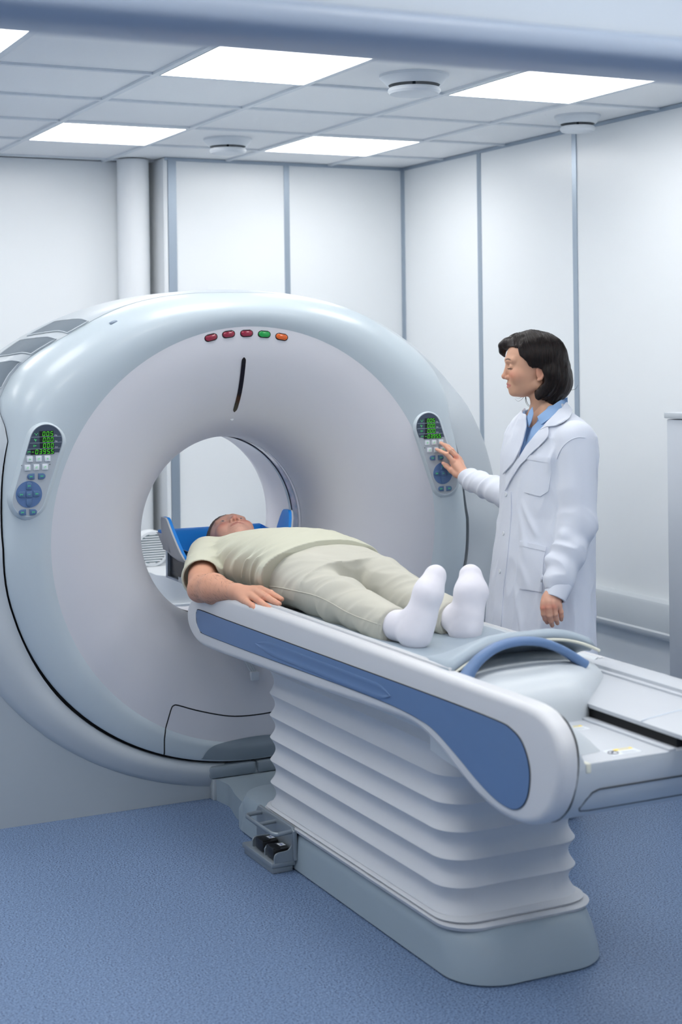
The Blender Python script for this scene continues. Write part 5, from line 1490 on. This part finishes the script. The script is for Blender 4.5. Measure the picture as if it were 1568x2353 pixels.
Pw = (HC+Ls@HR.T).astype(F4)
for _ in range(12): 
    dd = hair_w(Pw); Pw = Pw-(Z*0.8)[None].astype(F4)*dd[:, None]
def hdir(P, t):
    L = to_head(P); s = L[:, 1]
    side = np.where(s > 0.008, 1.0, -1.0)
    v = np.stack([-0.35+0.9*t*np.where(L[:, 2] < -0.03, 1, 0)-0.1*np.sin(L[:, 0]*60), side*1.0, np.full(len(P), -1.6)], 1)
    return (v@HR.T).astype(F4)
strands(hair_w, Pw, hdir, 62, 0.0042, 0.0006, 'hair_strands', M_hair, hair_o)
# loose strands: a flick at the back and wisps under the chin
def wis(pts, r=0.0006):
    P_ = [HC+HR@np.array(p) for p in catmull(pts, 6)]; n = len(P_)
    bm = bmesh.new(); add_tube(bm, P_, [r*(1-0.7*i/n) for i in range(n)], 5); return bm
for pts, r in (([(-0.110, 0.02, -0.060), (-0.120, 0.02, -0.064), (-0.133, 0.02, -0.060), (-0.141, 0.02, -0.047)], 0.0009),
            ([(-0.115, 0.0, -0.02), (-0.124, 0.0, -0.030), (-0.132, 0.0, -0.031)], 0.0005),
            ([(0.036, -0.05, -0.080), (0.045, -0.05, -0.095), (0.060, -0.05, -0.104), (0.072, -0.05, -0.094)], 0.0007),
            ([(0.036, -0.045, -0.078), (0.048, -0.045, -0.089), (0.060, -0.045, -0.094), (0.070, -0.045, -0.090)], 0.0006),
            ([(0.034, -0.05, -0.08), (0.030, -0.05, -0.104), (0.022, -0.05, -0.118), (0.014, -0.05, -0.124)], 0.0012),
            ([(0.033, -0.048, -0.08), (0.034, -0.048, -0.104), (0.027, -0.048, -0.118), (0.018, -0.048, -0.126)], 0.0010)):
    from_bm('loose_strand', wis(pts, r), M_hair, hair_o)
# lashes and brow hairs of the near eye
for sgn in (1, -1):
    bm = bmesh.new()
    for k in range(9):
        q = k/8; s = sgn*(0.020+0.022*q); c = np.array([0.0985-0.010*q**2, s, 0.0130+0.002*q])
        add_tube(bm, [HC+HR@c, HC+HR@(c+np.array([0.005, 0, -0.001])), HC+HR@(c+np.array([0.008, 0, 0.001]))], [0.0007, 0.0005, 0.0002], 4)
    from_bm('eyelashes', bm, M_hair, doc)
# ------------------------------------------------------------------ the patient
M_skinm = attr_mat('skin_patient', 0.5, 0.4, sub=0.10, bump=0.08, bscale=350)
M_tee = mat('sage_green_tshirt', srgb(206, 206, 188), 0.85, 0.2); noise_bump(M_tee, 700, 0.08, 0.0006)
M_pant = mat('beige_sweatpants', srgb(200, 198, 186), 0.9, 0.2); noise_bump(M_pant, 500, 0.12, 0.0008)
M_sock = mat('white_sock', srgb(232, 230, 238), 0.85, 0.2, sheen=0.1); noise_bump(M_sock, 1100, 0.15, 0.0006)
M_hairm = mat('short_grey_brown_hair', srgb(92, 78, 72), 0.7)
noise_color(M_hairm, srgb(60, 50, 48), srgb(120, 104, 98), 500, 0.35, 0.65, 2)
man = thing('person', (2.245, 4.6, 0.80), 'man in sage t-shirt, beige sweatpants and white socks lying on the table', 'person')
MC = np.array([2.2517, 5.4258, 0.8872]); MK = 1.073
def _rot(t, r, y):
    cx, sx = math.cos(t), math.sin(t); cy_, sy_ = math.cos(y), math.sin(y); cz, sz = math.cos(r), math.sin(r)
    return np.array([[1, 0, 0], [0, cx, sx], [0, -sx, cx]])@np.array([[cz, sz, 0], [-sz, cz, 0], [0, 0, 1]])@np.array([[cy_, 0, sy_], [0, 1, 0], [-sy_, 0, cy_]])
MR0 = _rot(-0.16339, 0.08984, -0.10895)
MR = np.stack([MR0@np.array([0, 0, 1.0]), MR0@np.array([-1.0, 0, 0]), MR0@np.array([0, 1.0, 0])], 1)   # f, s, u
def to_mh(P): 
    L = ((P-MC.astype(F4))@MR.astype(F4))/MK; L[:, 1] /= 1.08; return L.astype(F4)
def head_m(P):
    L = to_mh(P); d = head_sdf(L, True)
    d = smin(d, rcone(L, (0.070, 0, -0.082), (0.030, 0, -0.080), 0.016, 0.028), 0.02)       # soft under-chin
    # eye opening
    Q = np.stack([L[:, 0], np.abs(L[:, 1]), L[:, 2]], 1)
    d = smax(d, -ellip(Q, (0.1005, 0.0315, 0.0195), (0.0040, 0.0125, 0.0042)), 0.0012)
    n = rcone(L, (-0.012, 0, -0.045), (-0.030, 0, -0.150), 0.060, 0.064)
    return (smin(d, n, 0.02)*MK).astype(F4)
HM = sdf_mesh(head_m, MC-np.array([0.15, 0.22, 0.16]), MC+np.array([0.15, 0.19, 0.17]), 0.0021)
# arm and hand on the table edge
el = at_ax(463, 1352, 0, 1.925); sh = np.array([2.055, 5.25, 0.885]); wr = at_ax(546, 1362, 0, 1.955)
el[2] = max(el[2], 0.80)
def hand_m(P):
    F = dict(p=[(558, 1378, 1.945), (568, 1383.5, 1.940), (580, 1392, 1.937), (589, 1400, 1.936), (596, 1406, 1.937)],
             r=[(568, 1368, 1.962), (581, 1371, 1.960), (599, 1383.5, 1.957), (611, 1392, 1.957), (621, 1398, 1.959)],
             m=[(576, 1359, 1.980), (592, 1361, 1.978), (615, 1373.5, 1.976), (630, 1382, 1.977), (642, 1388, 1.980)],
             i=[(580, 1353, 1.998), (600, 1354, 1.998), (622, 1363, 1.998), (636, 1371, 2.000), (648, 1377, 2.002)])
    d = None
    for k, c in F.items():
        pts = [at_ax(x, y, 0, xx) for x, y, xx in c]; s = {'i': 1, 'm': 1.04, 'r': 1.0, 'p': 0.92}[k]
        fin = chain(P, pts, [0.0125*s, 0.0120*s, 0.0105*s, 0.0095*s, 0.0078*s], 0.003)
        fin = smin(fin, sphere(P, pts[2], 0.0112*s), 0.003)
        d = fin if d is None else smin(d, fin, 0.003)
    palm = None
    for (x, y, xx) in ((566, 1381, 1.944), (579, 1371, 1.962), (589, 1362, 1.980), (596, 1356, 1.996)):
        q = rcone(P, wr, at_ax(x, y, 0, xx), 0.024, 0.0145); palm = q if palm is None else smin(palm, q, 0.012)
    d = smin(d, palm, 0.006)
    d = smin(d, chain(P, [wr+np.array([0.02, -0.01, 0]), wr+np.array([0.05, -0.05, -0.01]), wr+np.array([0.062, -0.10, -0.012])], [0.016, 0.014, 0.010], 0.006), 0.006)
    return d
def arm_m(P):
    q = (P-np.array([0, 0, 0], F4))
    d = rcone(P, sh, el, 0.058, 0.047)
    mid = el+(wr-el)*0.35+np.array([0, 0, 0.004])
    fo = smin(rcone(P, el, mid, 0.046, 0.050), rcone(P, mid, wr, 0.049, 0.0275), 0.02)
    d = smin(d, fo, 0.012)
    d = smin(d, sphere(P, el+np.array([-0.010, 0.012, -0.012]), 0.030), 0.015)
    return smin(d, hand_m(P), 0.012)
HA = sdf_mesh(arm_m, [1.85, 4.30, 0.74], [2.16, 5.36, 1.0], 0.0022)
def core_m(P):
    A = np.stack([P[:, 1], P[:, 0], P[:, 2]], 1)
    d = section_sdf(A, [(4.45, 2.245, 0.885, 0.15, 0.075), (4.8, 2.245, 0.90, 0.16, 0.09), (5.15, 2.245, 0.89, 0.17, 0.08), (5.30, 2.245, 0.885, 0.09, 0.06)], 2.2)
    lar = smin(rcone(P, (2.44, 5.24, 0.885), (2.52, 4.98, 0.86), 0.05, 0.042), rcone(P, (2.52, 4.98, 0.86), (2.46, 4.72, 0.85), 0.042, 0.027), 0.01)
    lar = smin(lar, rcone(P, (2.46, 4.72, 0.85), (2.43, 4.62, 0.85), 0.026, 0.02), 0.01)
    return smin(d, lar, 0.02)
HCm = sdf_mesh(core_m, [1.98, 4.4, 0.74], [2.64, 5.4, 1.05], 0.010)
def tone_m(V):
    Vf = V.astype(F4); L = to_mh(Vf); base = lin(224, 172, 152)
    c = head_tone(L, base, lin(186, 104, 96), lin(204, 112, 92), True)
    f, s, u = L[:, 0], np.abs(L[:, 1]), L[:, 2]
    w = np.clip((u+0.005-0.9*(s-0.045))/0.02, 0, 1)*0     # no shading, local colour only
    # close-cropped beard shadow
    st = np.clip((-0.022-u)/0.02, 0, 1)*np.clip((f-0.0)/0.04, 0, 1)*0.12
    st = st*(vnoise(Vf*900, 3) > 0.45)
    c = c*(1-st[:, None])+lin(120, 92, 84)*st[:, None]
    far = V[:, 1] < 5.22
    c[far] = lin(214, 160, 134)
    for k, (x, y, xx) in enumerate(((599, 1383.5, 1.957), (615, 1373.5, 1.976), (580, 1392, 1.937), (590, 1396, 1.936), (640, 1387, 1.98), (619, 1397, 1.959), (595, 1405, 1.937))):
        w = np.exp(-(np.linalg.norm(V-at_ax(x, y, 0, xx), axis=1)/0.012)**2)[:, None]*0.6; c = c*(1-w)+lin(222, 140, 118)*w
    w = np.exp(-(np.linalg.norm(V-(el+np.array([-0.02, 0.03, -0.03])), axis=1)/0.03)**2)[:, None]*0.7
    c = c*(1-w)+lin(176, 108, 100)*w
    return c
mesh_from('body', [HM, HA, HCm], M_skinm, man, tone_m)
# eyes
M_eye = mat('eye_white', srgb(225, 222, 220), 0.15); M_iris = mat('iris_blue_grey', srgb(84, 100, 118), 0.15)
for sg in (1, -1):
    c = MC+MR@(np.array([0.0872, sg*0.031*1.08, 0.0200])*MK); ax_ = MR[:, 0]; b1 = MR[:, 1]; b2 = MR[:, 2]
    def er(t, r, k=0.0): return [c+ax_*(r*math.cos(t)+k)+(b1*math.cos(2*PI*q/24)+b2*math.sin(2*PI*q/24))*r*math.sin(t) for q in range(24)]
    e_ = loft('eye', [er(t, 0.0131) for t in (1.5, 1.2, 0.9, 0.6, 0.3, 0.03)], M_eye, man, cap1=True)
    loft('iris', [er(t, 0.0133) for t in (0.45, 0.3, 0.15, 0.02)], M_iris, e_, cap1=True)
# short hair
FM = [(0.090, 0.086), (0.080, 0.072), (0.056, 0.060), (0.038, 0.045), (0.030, 0.020), (0.016, 0.012), (0.012, -0.03), (-0.02, -0.035), (-0.03, -0.06), (-0.3, -0.07), (-0.3, -0.4), (0.4, -0.4), (0.4, 0.2), (0.12, 0.13)]
def hair_m(P):
    L = to_mh(P); f, s, u = L[:, 0], L[:, 1], L[:, 2]
    d = ellip(L, (0.006, 0, 0.047), (0.1060, 0.0825, 0.0975))
    d = smin(d, ellip(L, (0.0, 0, -0.005), (0.07, 0.072, 0.07)), 0.02)
    d = smax(d, -poly_sd(f, u, FM).astype(F4), 0.006)
    return (d*MK-0.0035*(vnoise(P*520, 1)-0.5)-0.002*(vnoise(P*180, 2)-0.5)).astype(F4)
hm = mesh_from('hair', [sdf_mesh(hair_m, MC-np.array([0.14, 0.14, 0.15]), MC+np.array([0.14, 0.18, 0.16]), 0.0022)], M_hairm, man)
# forearm hair
rng = np.random.RandomState(7)
nh = 620; tt = rng.uniform(0.02, 0.95, nh); an = rng.uniform(0, 2*PI, nh)
e = (wr-el)/np.linalg.norm(wr-el); s1 = np.cross(e, Z); s1 /= np.linalg.norm(s1); s2 = np.cross(e, s1)
Ps = (el+(wr-el)*tt[:, None]+(s1*np.cos(an)[:, None]+s2*np.sin(an)[:, None])*0.05).astype(F4)
for _ in range(10):
    dd = arm_m(Ps); ax0 = el+(wr-el)*tt[:, None]; dr = (ax0-Ps); dr /= np.linalg.norm(dr, axis=1)[:, None]; Ps = (Ps+dr*dd[:, None]*0.9).astype(F4)
def adir(P, t):
    v = e[None]*1.0+np.array([0, 0, -0.9])[None]+0.5*np.sin(P*400); return v.astype(F4)
o = strands(arm_m, Ps, adir, 5, 0.0028, 0.00017, 'arm_hair', M_hairm, man, lift=0.0006); o['kind'] = 'stuff'

# t-shirt
TEE = [(4.58, 2.240, 0.905, 0.212, 0.102), (4.66, 2.242, 0.905, 0.212, 0.110), (4.78, 2.244, 0.905, 0.212, 0.118), (4.95, 2.245, 0.900, 0.212, 0.110), (5.08, 2.246, 0.896, 0.214, 0.100), (5.18, 2.247, 0.892, 0.208, 0.090), (5.25, 2.248, 0.889, 0.180, 0.080), (5.30, 2.25, 0.888, 0.120, 0.070), (5.33, 2.25, 0.885, 0.085, 0.060)]
def hemline(P):
    # hem curves: further toward the feet at the belly than at the side
    return 4.600+0.06*np.clip((0.95-P[:, 2])/0.12, -0.2, 1)
slv_end = el+(sh-el)*0.34
se = (slv_end-sh)/np.linalg.norm(slv_end-sh)
def tee(P):
    A = np.stack([P[:, 1], P[:, 0], P[:, 2]], 1)
    d = section_sdf(A, TEE, 2.15)
    side = np.clip((0.985-P[:, 2])/0.06, 0, 1)*np.clip((2.17-P[:, 0])/0.08, 0, 1)
    top = 1-side
    r1 = ridged(np.stack([P[:, 1]*17+P[:, 2]*13+P[:, 0]*6, P[:, 0]*3, P[:, 2]*3], 1), 1, 11)
    r2 = ridged(np.stack([P[:, 1]*31+P[:, 2]*20-P[:, 0]*14, P[:, 0]*5, P[:, 2]*6], 1), 1, 12)
    d = d-side*(0.017*(r1-0.55)+0.008*(r2-0.5))-top*(0.0045*(r1-0.5)+0.002*(r2-0.5))
    d = np.maximum(d, hemline(P)-P[:, 1])
    sl = rcone(P, sh+np.array([0.02, 0.01, 0.0]), slv_end, 0.072, 0.071)
    sl = sl-0.007*(ridged(np.stack([P[:, 1]*14, P[:, 0]*10, P[:, 2]*10], 1), 1, 15)-0.5)
    cutp = (P-slv_end.astype(F4))@se.astype(F4)-0.012
    sl = np.maximum(sl, cutp)
    sl = np.maximum(sl, -np.maximum(rcone(P, sh, el, 0.066, 0.065), -(cutp+0.05)))     # open sleeve end
    d = smin(d, sl, 0.018)
    # left sleeve
    s2_ = rcone(P, (2.43, 5.25, 0.888), (2.50, 5.09, 0.87), 0.070, 0.066)
    s2_ = np.maximum(s2_, (P-np.array([2.50, 5.09, 0.87], F4))@np.array([0.40, -0.91, -0.10], F4)-0.01)
    d = smin(d, s2_, 0.018)
    d = smax(d, -rcone(P, (2.25, 5.36, 0.90), (2.25, 5.30, 0.905), 0.075, 0.066), 0.006)
    return d
mesh_from('t_shirt', [sdf_mesh(tee, [1.86, 4.52, 0.75], [2.66, 5.42, 1.06], 0.0036)], M_tee, man)
# sweatpants
rh = at_ax(668, 1330, 0, 2.145); rk = at_ax(792, 1386, 0, 2.130); ra_ = at_ax(898, 1438, 0, 2.135)
lh = np.array([2.335, rh[1]-0.02, rh[2]]); lk = at_ax(885, 1338, 0, 2.345); la = at_ax(1030, 1420, 0, 2.360)
rcuff = at_ax(907, 1443, 0, 2.135); lcuff = at_ax(1040, 1424, 0, 2.362)
def pants(P):
    A = np.stack([P[:, 1], P[:, 0], P[:, 2]], 1)
    d = section_sdf(A, [(4.42, 2.24, 0.875, 0.17, 0.082), (4.52, 2.24, 0.885, 0.19, 0.094), (4.62, 2.243, 0.892, 0.196, 0.100), (4.70, 2.245, 0.893, 0.196, 0.100)], 2.2)
    for a, b, c in ((rh, rk, ra_), (lh, lk, la)):
        l = smin(rcone(P, a, b, 0.088, 0.068), rcone(P, b, c, 0.066, 0.050), 0.03)
        l = smin(l, rcone(P, b+(c-b)*0.3+np.array([0, 0, -0.012]), c+np.array([0, 0, -0.004]), 0.055, 0.047), 0.03)
        d = smin(d, l, 0.030)
    r1 = ridged(np.stack([P[:, 1]*9+P[:, 0]*13, P[:, 0]*5-P[:, 1]*2, P[:, 2]*9], 1), 1, 21)
    r2 = ridged(np.stack([P[:, 1]*22+P[:, 0]*10+P[:, 2]*16, P[:, 0]*9, P[:, 2]*12], 1), 1, 22)
    lowk = np.clip((4.2-P[:, 1])/0.3, 0, 1)
    d = d-0.011*(r1-0.55)-(0.005+0.006*lowk)*(r2-0.5)
    for a, c in ((rcuff, ra_), (lcuff, la)):
        n_ = (a-c)/np.linalg.norm(a-c); near = np.sqrt(((P-a.astype(F4))**2).sum(1)) < 0.10
        d = np.where(near, np.maximum(d, (P-a.astype(F4))@n_.astype(F4)), d)
    # side pocket slit
    return d.astype(F4)
pn = mesh_from('sweatpants', [sdf_mesh(pants, [1.98, 3.78, 0.74], [2.52, 4.76, 1.03], 0.0040)], M_pant, man)
def on_f(f, pts, off, d0=3.6, d1=5.6):
    q = np.array(catmull(pts, 6)); P_, N_ = trace(f, q[:, 0], q[:, 1], d0, d1); return [tuple(p+n*off) for p, n in zip(P_, N_)]
tube('side_seam', on_f(pants, [(607, 1346), (640, 1350), (680, 1358), (725, 1369), (760, 1385), (800, 1408), (850, 1428), (895, 1441)], 0.0002), 0.0016, M_pant, pn, 6)
for a, c in ((rcuff, ra_), (lcuff, la)):
    n_ = (a-c)/np.linalg.norm(a-c); s1 = np.cross(n_, Z); s1 /= np.linalg.norm(s1); s2 = np.cross(n_, s1)
    R = []
    for q, r in ((-0.030, 0.046), (-0.026, 0.052), (-0.012, 0.0515), (0.0, 0.049), (0.003, 0.045), (0.0, 0.041)):
        R.append([a+n_*q+np.array([0, 0, -0.002])+(s1*math.cos(2*PI*k/48)+s2*math.sin(2*PI*k/48)*1.02)*(r+0.0012*math.sin(11*2*PI*k/48)) for k in range(48)])
    loft('ankle_cuff', R, M_pant, pn)
# socks
def sockf(an, heel, ball, toe, wid, sidev):
    def f(P):
        d = rcone(P, an, heel+(an-heel)*0.35, 0.041, 0.036)
        d = smin(d, rcone(P, heel, heel+(ball-heel)*0.35, 0.036, 0.034), 0.03)
        mid = heel+(ball-heel)*0.5
        for k in (-1, 1):
            d = smin(d, rcone(P, heel+sidev*k*0.004, ball+sidev*k*wid*0.5, 0.035, 0.0300), 0.03)
            d = smin(d, rcone(P, ball+sidev*k*wid*0.5, toe+sidev*(k*wid*0.26), 0.0295, 0.021 if k > 0 else 0.0225), 0.025)
        d = smin(d, rcone(P, ball, toe, 0.033, 0.0275), 0.02)
        d = smin(d, rcone(P, heel+(ball-heel)*0.2, ball, 0.036, 0.033), 0.03)
        d = smin(d, rcone(P, an+np.array([0, 0, 0.012]), mid+(an-mid)*0.35, 0.030, 0.028), 0.03)
        return (d-0.0012*(vnoise(P*60, 5)-0.5)).astype(F4)
    return f
h1 = at_ax(955, 1457, 0, 2.150); b1_ = at_d(984, 1364, float(h1@W)+0.012); t1 = at_d(1001, 1323, float(h1@W)+0.045)
h2 = at_ax(1070, 1448, 0, 2.372); b2_ = at_d(1083, 1360, float(h2@W)+0.010); t2 = at_d(1082, 1321, float(h2@W)+0.045)
an1 = at_ax(912, 1440, 0, 2.138); an2 = at_ax(1045, 1424, 0, 2.362)
# sole normals: the right sole is seen obliquely, the left one almost full on
sv1 = np.array([0.55, 0.80, 0.10]); sv1 /= np.linalg.norm(sv1)
sv2 = np.array([0.96, -0.25, 0.0]); sv2 /= np.linalg.norm(sv2)
s1f = sockf(an1, h1, b1_, t1, 0.034, sv1); s2f = sockf(an2, h2, b2_, t2, 0.034, sv2)
allp = np.array([an1, h1, b1_, t1]); mesh_from('sock', [sdf_mesh(s1f, allp.min(0)-0.09, allp.max(0)+0.09, 0.0026)], M_sock, man)
allp = np.array([an2, h2, b2_, t2]); mesh_from('sock', [sdf_mesh(s2f, allp.min(0)-0.09, allp.max(0)+0.09, 0.0026)], M_sock, man)
